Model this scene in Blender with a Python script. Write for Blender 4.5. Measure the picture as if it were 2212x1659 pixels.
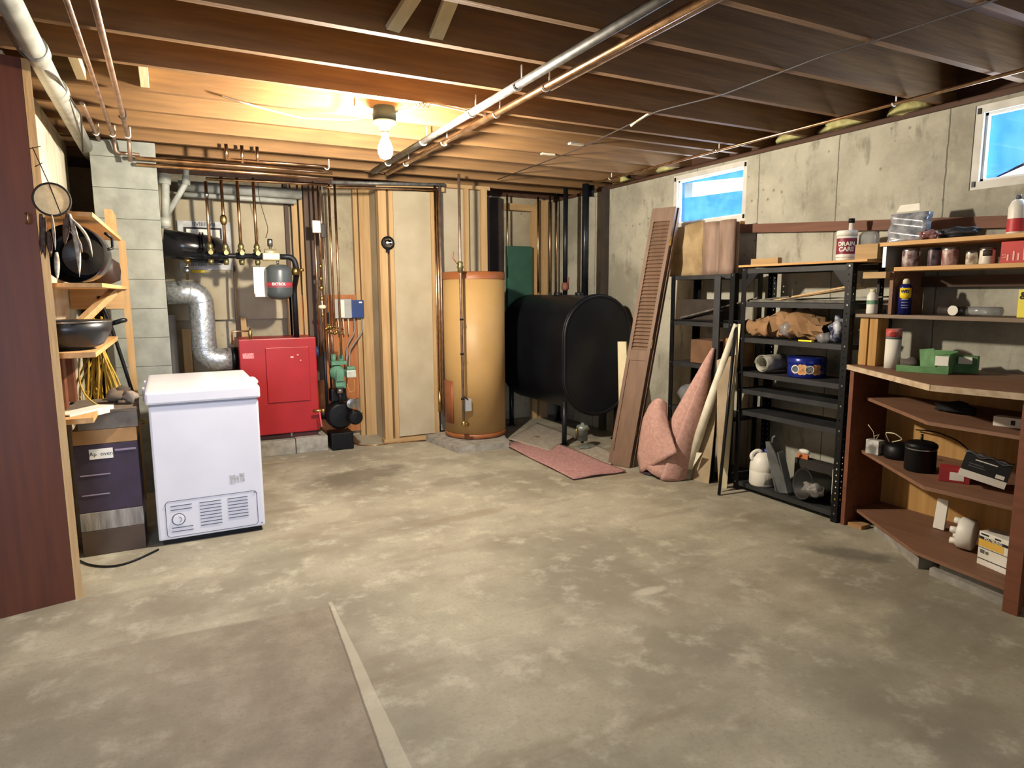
import bpy, bmesh, math, random
from mathutils import Vector, Matrix, Euler
random.seed(7)
S = bpy.context.scene
for o in list(bpy.data.objects): bpy.data.objects.remove(o)
C = S.collection
PI = math.pi
# ---------------------------------------------------------------- camera
F, W, H = 1421.3, 2212.0, 1659.0
EYE = Vector((0, 0, 1.42))
yaw, pitch, roll = math.radians(27.42), math.radians(-7.90), math.radians(-0.30)
_f = Vector((math.sin(yaw)*math.cos(pitch), math.cos(yaw)*math.cos(pitch), math.sin(pitch)))
_r = Vector((math.cos(yaw), -math.sin(yaw), 0)); _u = _r.cross(_f)
_r, _u = math.cos(roll)*_r + math.sin(roll)*_u, -math.sin(roll)*_r + math.cos(roll)*_u
cam = bpy.data.cameras.new('camera'); co = bpy.data.objects.new('camera', cam); C.objects.link(co)
cam.sensor_fit = 'HORIZONTAL'; cam.sensor_width = 36; cam.lens = F/W*36; cam.clip_start = .02
m = Matrix((( _r.x, _u.x, -_f.x, EYE.x), (_r.y, _u.y, -_f.y, EYE.y), (_r.z, _u.z, -_f.z, EYE.z), (0, 0, 0, 1)))
co.matrix_world = m
S.camera = co
# ---------------------------------------------------------------- sky, lights, exposure
w = bpy.data.worlds.new('sky'); S.world = w; w.use_nodes = True
bg = w.node_tree.nodes['Background']; bg.inputs[0].default_value = (.72, .87, 1, 1); bg.inputs[1].default_value = 4.6
def area(name, loc, rot, sx, sy, power, col):
    l = bpy.data.lights.new(name, 'AREA'); l.shape = 'RECTANGLE'; l.size = sx; l.size_y = sy; l.energy = power; l.color = col
    o = bpy.data.objects.new(name, l); o.location = loc; o.rotation_euler = rot; C.objects.link(o); return o
# added fills inside the closed room, standing in for daylight from behind the camera
area('daylight_fill_behind', (.9, -2.2, 1.5), (math.radians(90), 0, 0), 2.6, 1.6, 12, (.86, .92, 1))
l = area('freezer_fill', (-.9, -1.6, 1.5), (0, 0, 0), 1.0, 1.4, 13, (.66, .77, 1)); l.data.spread = math.radians(50)  # added bluish fill aimed at the freezer front; no doorway is modelled
l.rotation_euler = (Vector((.25, 4.1, .55))-Vector((-.9, -1.6, 1.5))).to_track_quat('-Z', 'Y').to_euler()
for y_, s_ in ((4.15, .75), (1.75, .8)): area('daylight_window', (4.03, y_, 2.18), (0, math.radians(90), 0), .36, s_, 14, (.72, .84, 1))
area('daylight_fill_side', (-2.7, .6, 1.6), (0, math.radians(-90), 0), 1.6, 2.0, 6, (.72, .83, 1))
area('ceiling_fill_behind', (1.6, -.6, 2.38), (0, 0, 0), .3, .3, 3, (1, .9, .8))  # added weak warm fill from overhead; no lamp is known there
S.view_settings.view_transform = 'Standard'; S.view_settings.look = 'None'
S.view_settings.gamma = 1; S.view_settings.use_curve_mapping = False
S.view_settings.exposure = 0.30
BULB = 3100
# ---------------------------------------------------------------- helpers
def at(px, py, **k):
    """point of the room seen at this place of the picture, on the plane x=, y= or z="""
    d = _f + (px-W/2)/F*_r - (py-H/2)/F*_u
    a, v = list(k.items())[0]; i = 'xyz'.index(a)
    return EYE + d*((v-EYE[i])/d[i])
def lin(h):
    h = h.lstrip('#'); c = [int(h[i:i+2], 16)/255 for i in (0, 2, 4)]
    return tuple(x/12.92 if x <= .04045 else ((x+.055)/1.055)**2.4 for x in c) + (1,)
MATS = {}
def mat(name, c1, c2=None, sc=6, rough=.7, metal=0, bump=0, stretch=(1, 1, 1), bsc=None, contrast=.5, emit=None, es=0, alpha=None, trans=0, detail=5, spec=None):
    if name in MATS: return MATS[name]
    M = bpy.data.materials.new(name); M.use_nodes = True; nt = M.node_tree; N, L = nt.nodes, nt.links
    b = N['Principled BSDF']; b.inputs['Roughness'].default_value = rough; b.inputs['Metallic'].default_value = metal
    if spec is not None: b.inputs['Specular IOR Level'].default_value = spec
    tc = N.new('ShaderNodeTexCoord'); mp = N.new('ShaderNodeMapping'); mp.inputs['Scale'].default_value = stretch
    L.new(tc.outputs['Object'], mp.inputs['Vector'])
    n = N.new('ShaderNodeTexNoise'); n.inputs['Scale'].default_value = sc; n.inputs['Detail'].default_value = detail
    L.new(mp.outputs[0], n.inputs['Vector'])
    rp = N.new('ShaderNodeValToRGB'); e = rp.color_ramp.elements
    e[0].position = .5-contrast*.35; e[1].position = .5+contrast*.35
    e[0].color = lin(c2 or c1); e[1].color = lin(c1)
    L.new(n.outputs['Fac'], rp.inputs[0]); L.new(rp.outputs[0], b.inputs['Base Color'])
    if bump:
        n2 = N.new('ShaderNodeTexNoise'); n2.inputs['Scale'].default_value = bsc or sc*3; n2.inputs['Detail'].default_value = 6
        L.new(mp.outputs[0], n2.inputs['Vector'])
        bp = N.new('ShaderNodeBump'); bp.inputs['Strength'].default_value = bump; bp.inputs['Distance'].default_value = .01
        L.new(n2.outputs['Fac'], bp.inputs['Height']); L.new(bp.outputs[0], b.inputs['Normal'])
    if emit: b.inputs['Emission Color'].default_value = lin(emit); b.inputs['Emission Strength'].default_value = es
    if trans: b.inputs['Transmission Weight'].default_value = trans; b.inputs['IOR'].default_value = 1.45
    if alpha is not None: b.inputs['Alpha'].default_value = alpha
    MATS[name] = M; return M
def wood(name, c1, c2, ax, rough=.75, bump=.15, k=1.0):
    st = {'x': (1, 14, 14), 'y': (14, 1, 14), 'z': (14, 14, 1)}[ax]
    return mat(name+'_'+ax, c1, c2, sc=2.2*k, rough=rough, bump=bump, stretch=st, bsc=5, contrast=.9)
def seat(o):
    """move a top-level mesh's origin to the middle of its underside"""
    me = o.data; v = [q.co for q in me.vertices]
    if not v: return o
    lo = Vector([min(q[i] for q in v) for i in range(3)]); hi = Vector([max(q[i] for q in v) for i in range(3)])
    c = Vector(((lo.x+hi.x)/2, (lo.y+hi.y)/2, lo.z)); me.transform(Matrix.Translation(-c)); o.location = o.location + c
    return o
def off(p):
    v = Vector((0, 0, 0))
    while p: v += p.location; p = p.parent
    return v
def tag(o, label=None, cat=None, group=None, kind=None):
    if label: o['label'] = label
    if cat: o['category'] = cat
    if group: o['group'] = group
    if kind: o['kind'] = kind
    return o
def thing(name, label, cat, loc, group=None):
    o = bpy.data.objects.new(name, None); o.empty_display_size = .05; C.objects.link(o); o.location = Vector(loc)
    return tag(o, label, cat, group)
class MB:
    def __init__(s, M=None): s.b = bmesh.new(); s.M = M
    def _fin(s, vs, M):
        if M is not None: bmesh.ops.transform(s.b, matrix=M, verts=vs)
    def box(s, x0, x1, y0, y1, z0, z1, bev=0, M=None):
        x0, x1 = sorted((x0, x1)); y0, y1 = sorted((y0, y1)); z0, z1 = sorted((z0, z1))
        r = bmesh.ops.create_cube(s.b, size=1); vs = r['verts']
        for v in vs:
            v.co = Vector((x0 if v.co.x < 0 else x1, y0 if v.co.y < 0 else y1, z0 if v.co.z < 0 else z1))
        if bev:
            ed = list({e for v in vs for e in v.link_edges}); fs = {f for v in vs for f in v.link_faces}
            r = bmesh.ops.bevel(s.b, geom=ed, offset=bev, segments=2, affect='EDGES', profile=.6)
            vs = list({v for f in r['faces'] for v in f.verts} | {v for f in fs if f.is_valid for v in f.verts})
        s._fin(vs, M); return s
    def beam(s, p, q, wd, th, up=(0, 0, 1), bev=0):
        """box from p to q; wd across, th along 'up'"""
        p, q = Vector(p), Vector(q); a = (q-p); L = a.length; a.normalize(); u = Vector(up); r = a.cross(u).normalized(); u = r.cross(a)
        M = Matrix(((r.x, a.x, u.x, p.x), (r.y, a.y, u.y, p.y), (r.z, a.z, u.z, p.z), (0, 0, 0, 1)))
        return s.box(-wd/2, wd/2, 0, L, -th/2, th/2, bev, M)
    def tube(s, pts, r, seg=10, cap=True, bend=0):
        pts = [Vector(p) for p in pts]
        if bend:
            out = [pts[0]]
            for i in range(1, len(pts)-1):
                a, b, c = pts[i-1], pts[i], pts[i+1]
                d1 = min(bend, (a-b).length*.49); d2 = min(bend, (c-b).length*.49)
                A, B = b+(a-b).normalized()*d1, b+(c-b).normalized()*d2
                for k in range(6):
                    t = k/5; out.append(A*(1-t)**2+b*2*t*(1-t)+B*t*t)
            out.append(pts[-1]); pts = out
        rs = r if isinstance(r, (list, tuple)) else [r]*len(pts)
        rings = []; n = None
        for i, p in enumerate(pts):
            t = ((pts[min(i+1, len(pts)-1)]-p).normalized() + (p-pts[max(i-1, 0)]).normalized()).normalized()
            if n is None: n = t.orthogonal().normalized()
            n = (n-t*n.dot(t)); n = n.normalized() if n.length > 1e-6 else t.orthogonal().normalized()
            bb = t.cross(n)
            rings.append([s.b.verts.new(p+rs[i]*(math.cos(2*PI*k/seg)*n+math.sin(2*PI*k/seg)*bb)) for k in range(seg)])
        for i in range(len(rings)-1):
            for k in range(seg):
                f = s.b.faces.new((rings[i][k], rings[i][(k+1) % seg], rings[i+1][(k+1) % seg], rings[i+1][k])); f.smooth = True
        if cap:
            s.b.faces.new(rings[0][::-1]); s.b.faces.new(rings[-1])
        return s
    def lathe(s, prof, c=(0, 0, 0), axis=(0, 0, 1), seg=24, cap=True, sy=1):
        """prof: list of (radius, height along axis)"""
        a = Vector(axis).normalized(); q = Vector((0, 0, 1)).rotation_difference(a); c = Vector(c); rings = []
        for (r, h) in prof:
            rings.append([s.b.verts.new(c+q @ Vector((r*math.cos(2*PI*k/seg), sy*r*math.sin(2*PI*k/seg), h))) for k in range(seg)])
        for i in range(len(rings)-1):
            d = abs(prof[i+1][0]-prof[i][0]) > 3*abs(prof[i+1][1]-prof[i][1])
            for k in range(seg):
                f = s.b.faces.new((rings[i][k], rings[i][(k+1) % seg], rings[i+1][(k+1) % seg], rings[i+1][k])); f.smooth = not d
        if cap:
            if prof[0][0] > 1e-5: s.b.faces.new(rings[0][::-1])
            if prof[-1][0] > 1e-5: s.b.faces.new(rings[-1])
        return s
    def prism(s, pts, d, bev=0):
        """pts: planar 3-D polygon; d: thickness vector"""
        pts = [Vector(p) for p in pts]; d = Vector(d)
        A = [s.b.verts.new(p) for p in pts]; B = [s.b.verts.new(p+d) for p in pts]; n = len(pts)
        s.b.faces.new(A[::-1]); s.b.faces.new(B)
        for i in range(n): s.b.faces.new((A[i], A[(i+1) % n], B[(i+1) % n], B[i]))
        return s
    def grid(s, fn, nu, nv, th=0, closeu=False):
        """surface fn(u,v) with u,v in 0..1; th = thickness along the normal"""
        g = [[s.b.verts.new(Vector(fn(i/nu, j/nv))) for j in range(nv+1)] for i in range(nu if closeu else nu+1)]
        m = len(g); fs = []
        for i in range(nu):
            for j in range(nv):
                f = s.b.faces.new((g[i][j], g[(i+1) % m][j], g[(i+1) % m][j+1], g[i][j+1])); f.smooth = True; fs.append(f)
        if th: s.b.normal_update(); bmesh.ops.solidify(s.b, geom=fs, thickness=th)
        return s
    def blob(s, c, r, n=2, amp=.15, seed=0, sq=None):
        rr = bmesh.ops.create_icosphere(s.b, subdivisions=n, radius=1); rnd = random.Random(seed)
        ph = [rnd.uniform(0, 6) for _ in range(9)]
        for v in rr['verts']:
            q = v.co.copy(); k = 1+amp*(math.sin(q.x*4+ph[0])*math.sin(q.y*5+ph[1])+.6*math.sin(q.z*7+ph[2]+q.x*3)+.4*math.sin(q.y*11+ph[3]+q.z*6))
            q = Vector((q.x*r[0], q.y*r[1], q.z*r[2]))*k
            if sq: q.z = max(q.z, -sq)
            v.co = q+Vector(c)
        for f in s.b.faces:
            f.smooth = True
        return s
    def build(s, name, M, parent=None, label=None, cat=None, group=None, kind=None):
        bmesh.ops.recalc_face_normals(s.b, faces=s.b.faces)
        if s.M is not None: bmesh.ops.transform(s.b, matrix=s.M, verts=s.b.verts)
        me = bpy.data.meshes.new(name); s.b.to_mesh(me); s.b.free()
        me.materials.append(M if not isinstance(M, str) else MATS[M])
        o = bpy.data.objects.new(name, me); C.objects.link(o)
        if parent is not None: o.parent = parent; o.location = -off(parent)
        elif kind != 'structure': seat(o)
        return tag(o, label, cat, group, kind)
def text_mesh(txt, size, fn, name, M, parent, align='CENTER', bold=0, cut=.0):
    cu = bpy.data.curves.new('t', 'FONT'); cu.body = txt; cu.size = size; cu.align_x = align; cu.align_y = 'CENTER'; cu.offset = bold; cu.resolution_u = 3
    o = bpy.data.objects.new('t', cu); me = bpy.data.meshes.new_from_object(o); bpy.data.objects.remove(o)
    b = bmesh.new(); b.from_mesh(me); bpy.data.meshes.remove(me)
    for v in b.verts: v.co = fn(v.co.x, v.co.y)
    me = bpy.data.meshes.new(name); b.to_mesh(me); b.free(); me.materials.append(M)
    o = bpy.data.objects.new(name, me); C.objects.link(o); o.parent = parent; o.location = -off(parent); return o
def on_cyl(c, r, phi, z):      # writing wrapped on an upright cylinder, centred at angle phi
    return lambda x, y: Vector((c[0]+r*math.cos(phi+x/r), c[1]+r*math.sin(phi+x/r), z+y))
def on_plane(p, rx, up):       # writing on a plane
    rx, up, p = Vector(rx).normalized(), Vector(up).normalized(), Vector(p)
    return lambda x, y: p+rx*x+up*y
def facing(x, y): return math.atan2(-y, -x)
# ---------------------------------------------------------------- materials
J1, J2 = '#936e42', '#66492c'
JOIST = wood('joist', J1, J2, 'x', .8, .2)
STUD = wood('stud', '#c2a274', '#9c7a4c', 'z'); STUDX = wood('stud', '#c2a274', '#9c7a4c', 'x'); STUDY = wood('stud', '#c2a274', '#9c7a4c', 'y')
PLY = wood('plywood_orange', '#b97848', '#9a5c30', 'z')
GYP = mat('gypsum_board', '#b5a98f', '#a2967c', sc=3, rough=.9, bump=.05)
CMU = mat('grey_paint_block', '#93968d', '#7d8078', sc=9, rough=.85, bump=.15)
COP = mat('copper', '#e2bb92', '#ac8562', sc=14, rough=.28, metal=1)
COPD = mat('dull_copper', '#b39683', '#857060', sc=14, rough=.45, metal=.8)
BLKM = mat('black_paint_metal', '#0f1013', '#08090b', sc=10, rough=.45, spec=.25)
BLKP = mat('black_pipe', '#24262b', '#16171b', sc=10, rough=.35, metal=.3)
TANK = mat('black_tank_paint', '#12141a', '#0a0b10', sc=4, rough=.45, bump=.04, spec=.35)
RED = mat('boiler_red', '#a3181f', '#951319', sc=5, rough=.42)
GALV = mat('galvanised', '#dcdedf', '#8f9397', sc=42, rough=.36, metal=.75, contrast=.7, bump=.25, bsc=60)
WHT = mat('white_enamel', '#e3e2e8', '#dad9e0', sc=3, rough=.32)
WPL = mat('white_plastic', '#e9e6dc', '#dedacd', sc=5, rough=.45)
PVC = mat('grey_pvc', '#b3b5ac', '#94958c', sc=12, rough=.5)
PAP = mat('paper_white', '#ece9df', '#ded9cb', sc=8, rough=.9)
BLK = mat('black_print', '#141416', rough=.7)
BRASS = mat('brass', '#c4a86a', '#8f7642', sc=18, rough=.35, metal=1)
STEEL = mat('steel', '#b9b9b6', '#8c8c8a', sc=18, rough=.3, metal=1)
TAN = mat('heater_tan', '#ba965f', '#a9854f', sc=2, rough=.5)
TRIMBR = mat('heater_brown_trim', '#9c5f36', '#84491f', sc=6, rough=.5)
GRN = mat('green_box_metal', '#2f5a48', '#254a3b', sc=6, rough=.6)
PANEL = wood('brown_panel', '#6a3316', '#4f220e', 'z', .5, .05)
OAKR = wood('red_brown_board', '#7f4b31', '#623722', 'y', .6, .1)
CARP = mat('pink_carpet', '#c7a095', '#b58b80', sc=40, rough=1, bump=.5)
CARPD = mat('carpet_backing', '#4a3a44', '#35293a', sc=40, rough=1, bump=.4)
MATP = mat('pink_mat', '#b98d87', '#9a706c', sc=50, rough=1, bump=.4)
LOUV = wood('shutter_brown', '#7f6350', '#66503f', 'z', .6, .1)
SHELFB = wood('shelf_brown', '#8a654c', '#6c4a36', 'y', .65, .12)
PINE = wood('pine', '#dcb078', '#b98a52', 'y'); PINEZ = wood('pine', '#dcb078', '#b98a52', 'z'); PINEX = wood('pine', '#dcb078', '#b98a52', 'x')
CONC = mat('rough_concrete', '#a39e93', '#7f7b72', sc=14, rough=.95, bump=.5)
CARD = mat('cardboard', '#b08a5e', '#9a744a', sc=8, rough=.9)
CREAM = mat('cream_board', '#ece0bd', '#dccfa8', sc=5, rough=.8)
YEL = mat('yellow_cord', '#c9a53a', '#a4822a', sc=8, rough=.5)
def clear_plastic():
    return mat('clear_plastic', '#cfd2d4', '#aeb2b6', sc=25, rough=.15, trans=.6, alpha=.75)
CLR = clear_plastic()
# ---------------------------------------------------------------- special surfaces
def nodes(name):
    M = bpy.data.materials.new(name); M.use_nodes = True; return M, M.node_tree.nodes, M.node_tree.links, M.node_tree.nodes['Principled BSDF']
def mth(N, L, op, a, b=None, c=None):
    n = N.new('ShaderNodeMath'); n.operation = op
    for i, v in enumerate((a, b, c)):
        if v is None: continue
        if isinstance(v, (int, float)): n.inputs[i].default_value = v
        else: L.new(v, n.inputs[i])
    return n.outputs[0]
def mixc(N, L, fac, a, b):
    n = N.new('ShaderNodeMix'); n.data_type = 'RGBA'
    for s_, v in ((n.inputs[0], fac), (n.inputs[6], a), (n.inputs[7], b)):
        if isinstance(v, (int, float, tuple)): s_.default_value = v
        else: L.new(v, s_)
    return n.outputs[2]
def noise(N, L, vec, sc, det=5, rough=.55, st=None):
    if st:
        mp = N.new('ShaderNodeMapping'); mp.inputs['Scale'].default_value = st; L.new(vec, mp.inputs[0]); vec = mp.outputs[0]
    n = N.new('ShaderNodeTexNoise'); n.inputs['Scale'].default_value = sc; n.inputs['Detail'].default_value = det; n.inputs['Roughness'].default_value = rough
    L.new(vec, n.inputs['Vector']); return n.outputs['Fac']
def ramp(N, L, v, p0, p1):
    n = N.new('ShaderNodeMapRange'); n.interpolation_type = 'SMOOTHSTEP'; n.inputs[1].default_value = p0; n.inputs[2].default_value = p1
    L.new(v, n.inputs[0]); return n.outputs[0]
def floor_material():
    M, N, L, b = nodes('floor_concrete'); g = N.new('ShaderNodeNewGeometry'); P = g.outputs['Position']
    sp = N.new('ShaderNodeSeparateXYZ'); L.new(P, sp.inputs[0]); X, Y = sp.outputs[0], sp.outputs[1]
    n1 = noise(N, L, P, 1.3, 8, .62); n2 = noise(N, L, P, 6, 8, .65); n3 = noise(N, L, P, 2.2, 6, .6, (.35, 1.6, 1)); nf = noise(N, L, P, 60, 5, .7)
    col = mixc(N, L, ramp(N, L, n1, .35, .65), lin('#867f6e'), lin('#aaa490'))
    col = mixc(N, L, mth(N, L, 'MULTIPLY', ramp(N, L, n2, .50, .70), .6), col, lin('#c4bfac'))
    col = mixc(N, L, mth(N, L, 'MULTIPLY', ramp(N, L, n3, .52, .72), .65), col, lin('#7d705c'))
    col = mixc(N, L, mth(N, L, 'MULTIPLY', ramp(N, L, nf, .48, .72), .42), col, lin('#7e7668'))
    # worn stains of a shape of their own
    def spot(cx, cy, rx, ry, c, s, rot=0):
        nonlocal col
        ca, sa = math.cos(rot), math.sin(rot)
        dx = mth(N, L, 'SUBTRACT', X, cx); dy = mth(N, L, 'SUBTRACT', Y, cy)
        u = mth(N, L, 'ADD', mth(N, L, 'MULTIPLY', dx, ca/rx), mth(N, L, 'MULTIPLY', dy, sa/rx))
        v = mth(N, L, 'ADD', mth(N, L, 'MULTIPLY', dx, -sa/ry), mth(N, L, 'MULTIPLY', dy, ca/ry))
        d = mth(N, L, 'SQRT', mth(N, L, 'ADD', mth(N, L, 'MULTIPLY', u, u), mth(N, L, 'MULTIPLY', v, v)))
        d = mth(N, L, 'ADD', d, mth(N, L, 'MULTIPLY', mth(N, L, 'SUBTRACT', n2, .5), 1.6))
        d = mth(N, L, 'SUBTRACT', 1, ramp(N, L, d, .45, 1.0))
        col = mixc(N, L, mth(N, L, 'MULTIPLY', d, s), col, lin(c))
    spot(1.25, 5.0, .5, .25, '#5f5647', .7, .4); spot(.5, 4.5, .25, .5, '#6b6252', .5); spot(1.95, 4.55, .4, .12, '#6b6356', .4, .1); spot(1.6, 3.75, .45, .07, '#78664a', .35, .1)
    spot(.45, 3.55, .16, .30, '#84806f', .6); spot(3.2, 2.2, .10, .28, '#4a463f', .5, .7); spot(2.9, 1.5, .5, .25, '#6d675c', .4)
    spot(.42, 1.80, .10, .12, '#3a352d', .7); spot(1.95, 2.35, .12, .05, '#cfcab8', .5)
    # rougher darker pour at the left with a pale strip along its edge
    edge = mth(N, L, 'SUBTRACT', X, mth(N, L, 'ADD', .565-.065*2.915, mth(N, L, 'MULTIPLY', Y, .065)))
    edge = mth(N, L, 'ADD', edge, mth(N, L, 'MULTIPLY', mth(N, L, 'SUBTRACT', n2, .5), .012))
    inx = mth(N, L, 'LESS_THAN', edge, 0)
    ye = mth(N, L, 'SUBTRACT', Y, mth(N, L, 'MULTIPLY_ADD', X, -.06, 2.955)); iny = mth(N, L, 'SUBTRACT', 1, ramp(N, L, ye, -.012, .012))
    patch = mth(N, L, 'MULTIPLY', inx, iny); fade = ramp(N, L, X, -.5, .35)
    pc = mixc(N, L, ramp(N, L, n2, .35, .7), lin('#7e7364'), lin('#958a79'))
    pc = mixc(N, L, mth(N, L, 'MULTIPLY', ramp(N, L, nf, .52, .7), .5), pc, lin('#6b6052'))
    col = mixc(N, L, mth(N, L, 'MULTIPLY', patch, mth(N, L, 'MULTIPLY_ADD', fade, .6, .35)), col, pc)
    wd = mth(N, L, 'MULTIPLY_ADD', Y, -.045, .15)
    strip = mth(N, L, 'MULTIPLY', mth(N, L, 'GREATER_THAN', edge, 0), mth(N, L, 'LESS_THAN', edge, wd)); strip = mth(N, L, 'MULTIPLY', strip, mth(N, L, 'LESS_THAN', Y, 2.96))
    col = mixc(N, L, mth(N, L, 'MULTIPLY', strip, .42), col, lin('#c9c3ae'))
    ln = mth(N, L, 'LESS_THAN', mth(N, L, 'ABSOLUTE', edge), .004); ln = mth(N, L, 'MULTIPLY', ln, iny)
    col = mixc(N, L, mth(N, L, 'MULTIPLY', ln, .7), col, lin('#5c5347'))
    L.new(col, b.inputs['Base Color']); b.inputs['Roughness'].default_value = .78
    h = mth(N, L, 'ADD', mth(N, L, 'MULTIPLY', n2, .6), mth(N, L, 'MULTIPLY', nf, mth(N, L, 'MULTIPLY_ADD', patch, .35, .12)))
    h = mth(N, L, 'SUBTRACT', h, mth(N, L, 'MULTIPLY', patch, .25))
    bp = N.new('ShaderNodeBump'); bp.inputs['Strength'].default_value = .55; bp.inputs['Distance'].default_value = .012
    L.new(h, bp.inputs['Height']); L.new(bp.outputs[0], b.inputs['Normal']); return M
def wall_material(name, seams, axis=1, c1='#b8b4a3', c2='#8f8b7c'):
    M, N, L, b = nodes(name); g = N.new('ShaderNodeNewGeometry'); P = g.outputs['Position']
    sp = N.new('ShaderNodeSeparateXYZ'); L.new(P, sp.inputs[0]); Y = sp.outputs[axis]
    n1 = noise(N, L, P, 1.6, 8, .65); n2 = noise(N, L, P, 9, 8, .6); n3 = noise(N, L, P, 5, 6, .6, (1, 2.2, .8))
    col = mixc(N, L, ramp(N, L, n1, .33, .66), lin(c2), lin(c1))
    col = mixc(N, L, mth(N, L, 'MULTIPLY', ramp(N, L, n2, .55, .8), .35), col, lin('#cbc5b0'))
    col = mixc(N, L, mth(N, L, 'MULTIPLY', ramp(N, L, n3, .56, .70), .6), col, lin('#6f6b5c'))
    vo = N.new('ShaderNodeTexVoronoi'); vo.inputs['Scale'].default_value = 11; L.new(P, vo.inputs[0])
    pit = mth(N, L, 'SUBTRACT', 1, ramp(N, L, vo.outputs[0], .05, .17))
    pit = mth(N, L, 'MULTIPLY', pit, ramp(N, L, n1, .44, .56))
    col = mixc(N, L, mth(N, L, 'MULTIPLY', pit, .6), col, lin('#4c493f'))
    wob = mth(N, L, 'MULTIPLY', mth(N, L, 'SUBTRACT', n2, .5), .02)
    for s_ in seams:
        d = mth(N, L, 'ABSOLUTE', mth(N, L, 'ADD', mth(N, L, 'SUBTRACT', Y, s_), wob))
        col = mixc(N, L, mth(N, L, 'MULTIPLY', mth(N, L, 'LESS_THAN', d, .004), .75), col, lin('#4a463c'))
    L.new(col, b.inputs['Base Color']); b.inputs['Roughness'].default_value = .9
    bp = N.new('ShaderNodeBump'); bp.inputs['Strength'].default_value = .5; bp.inputs['Distance'].default_value = .012
    L.new(mth(N, L, 'ADD', n2, mth(N, L, 'MULTIPLY', n3, .6)), bp.inputs['Height']); L.new(bp.outputs[0], b.inputs['Normal']); return M
WX, BY, LX, JZ = 3.95, 6.55, -.55, 2.46          # right wall, back wall, left wall, underside of the joists
MB().box(-3.2, WX+.2, -2.6, BY+.2, -.1, 0).build('floor', floor_material(), kind='structure')
SUB = wood('subfloor', '#6f4c34', '#4e3322', 'x', .85)
MB().box(-3.2, WX+.25, -2.6, BY+.2, JZ+.235, JZ+.26).build('ceiling', SUB, kind='structure')
seams = [at(1638, 420, x=WX).y, at(1808, 400, x=WX).y, at(2042, 380, x=WX).y, at(1285, 550, x=WX).y, at(1500, 560, x=WX).y]
RW = wall_material('right_wall_concrete', seams)
# right wall with its two openings
w1 = (at(1615, 340, x=WX).y, at(1455, 380, x=WX).y, at(1611, 475, x=WX).z, 2.405)
w2 = (.95, at(2102, 300, x=WX).y, at(2092, 412, x=WX).z, 2.405)
b = MB(); T = WX+.22; TOP = 2.45
b.box(WX, T, -2.6, BY+.2, 0, min(w1[2], w2[2]))
zb = min(w1[2], w2[2])
b.box(WX, T, -2.6, w2[0], zb, TOP); b.box(WX, T, w2[1], w1[0], zb, TOP); b.box(WX, T, w1[1], BY+.2, zb, TOP)
for q in (w1, w2):
    b.box(WX, T, q[0], q[1], q[3], TOP)
    if q[2] > zb+.001: b.box(WX, T, q[0], q[1], zb, q[2])
b.box(WX+.18, T, -2.6, BY+.25, TOP, JZ+.26)
b.build('wall_right', RW, kind='structure')
BW = wall_material('back_wall_board', [], 0, '#b0a58b', '#968b73')
MB().box(-.9, WX, BY, BY+.2, 0, TOP).box(-.9, WX+.4, BY+.21, BY+.25, 0, JZ+.26).build('wall_back', BW, kind='structure')
LW = wall_material('left_wall_paint', [4.4, 5.0], 1, '#d3cbb4', '#b9b09a')
MB().box(LX-.15, LX, 3.62, 5.62, 0, TOP).build('wall_left', LW, kind='structure')
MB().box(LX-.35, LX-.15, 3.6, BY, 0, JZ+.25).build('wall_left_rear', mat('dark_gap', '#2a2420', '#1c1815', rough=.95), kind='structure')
DW = mat('plain_wall', '#8d8676', '#7c7566', sc=3, rough=.9, bump=.1)
MB().box(-3.2, WX+.2, -2.8, -2.6, 0, JZ+.26).build('wall_front', DW, kind='structure')
MB().box(-3.35, -3.2, -2.6, 3.5, 0, JZ+.26).build('wall_far_left', DW, kind='structure')
MB().box(-3.2, -1.5, 3.5, 3.62, 0, JZ+.26).build('wall_partition', PANEL, kind='structure')
# rim board above the right wall and back wall
DK = wood('rim_board', '#5a3d2b', '#3c2619', 'y')
MB().box(WX+.10, WX+.14, -2.6, BY+.1, 2.452, JZ+.235).build('trim_1', DK, kind='structure')
MB().box(WX-.02, WX+.12, -2.6, BY, 2.425, 2.455).build('trim_2', DK, kind='structure')
MB().box(-.9, WX, BY+.02, BY+.06, 2.452, JZ+.235).build('trim_3', DK, kind='structure')
# partition wall by the water heater: board skin + framing seen at its ends
MB().box(1.90, 2.29, 6.02, 6.04, .05, 2.36).build('wall_stub', GYP, kind='structure')
MB().box(2.36, 2.82, 6.10, 6.12, .05, 2.42).build('wall_recess', GYP, kind='structure')
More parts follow.
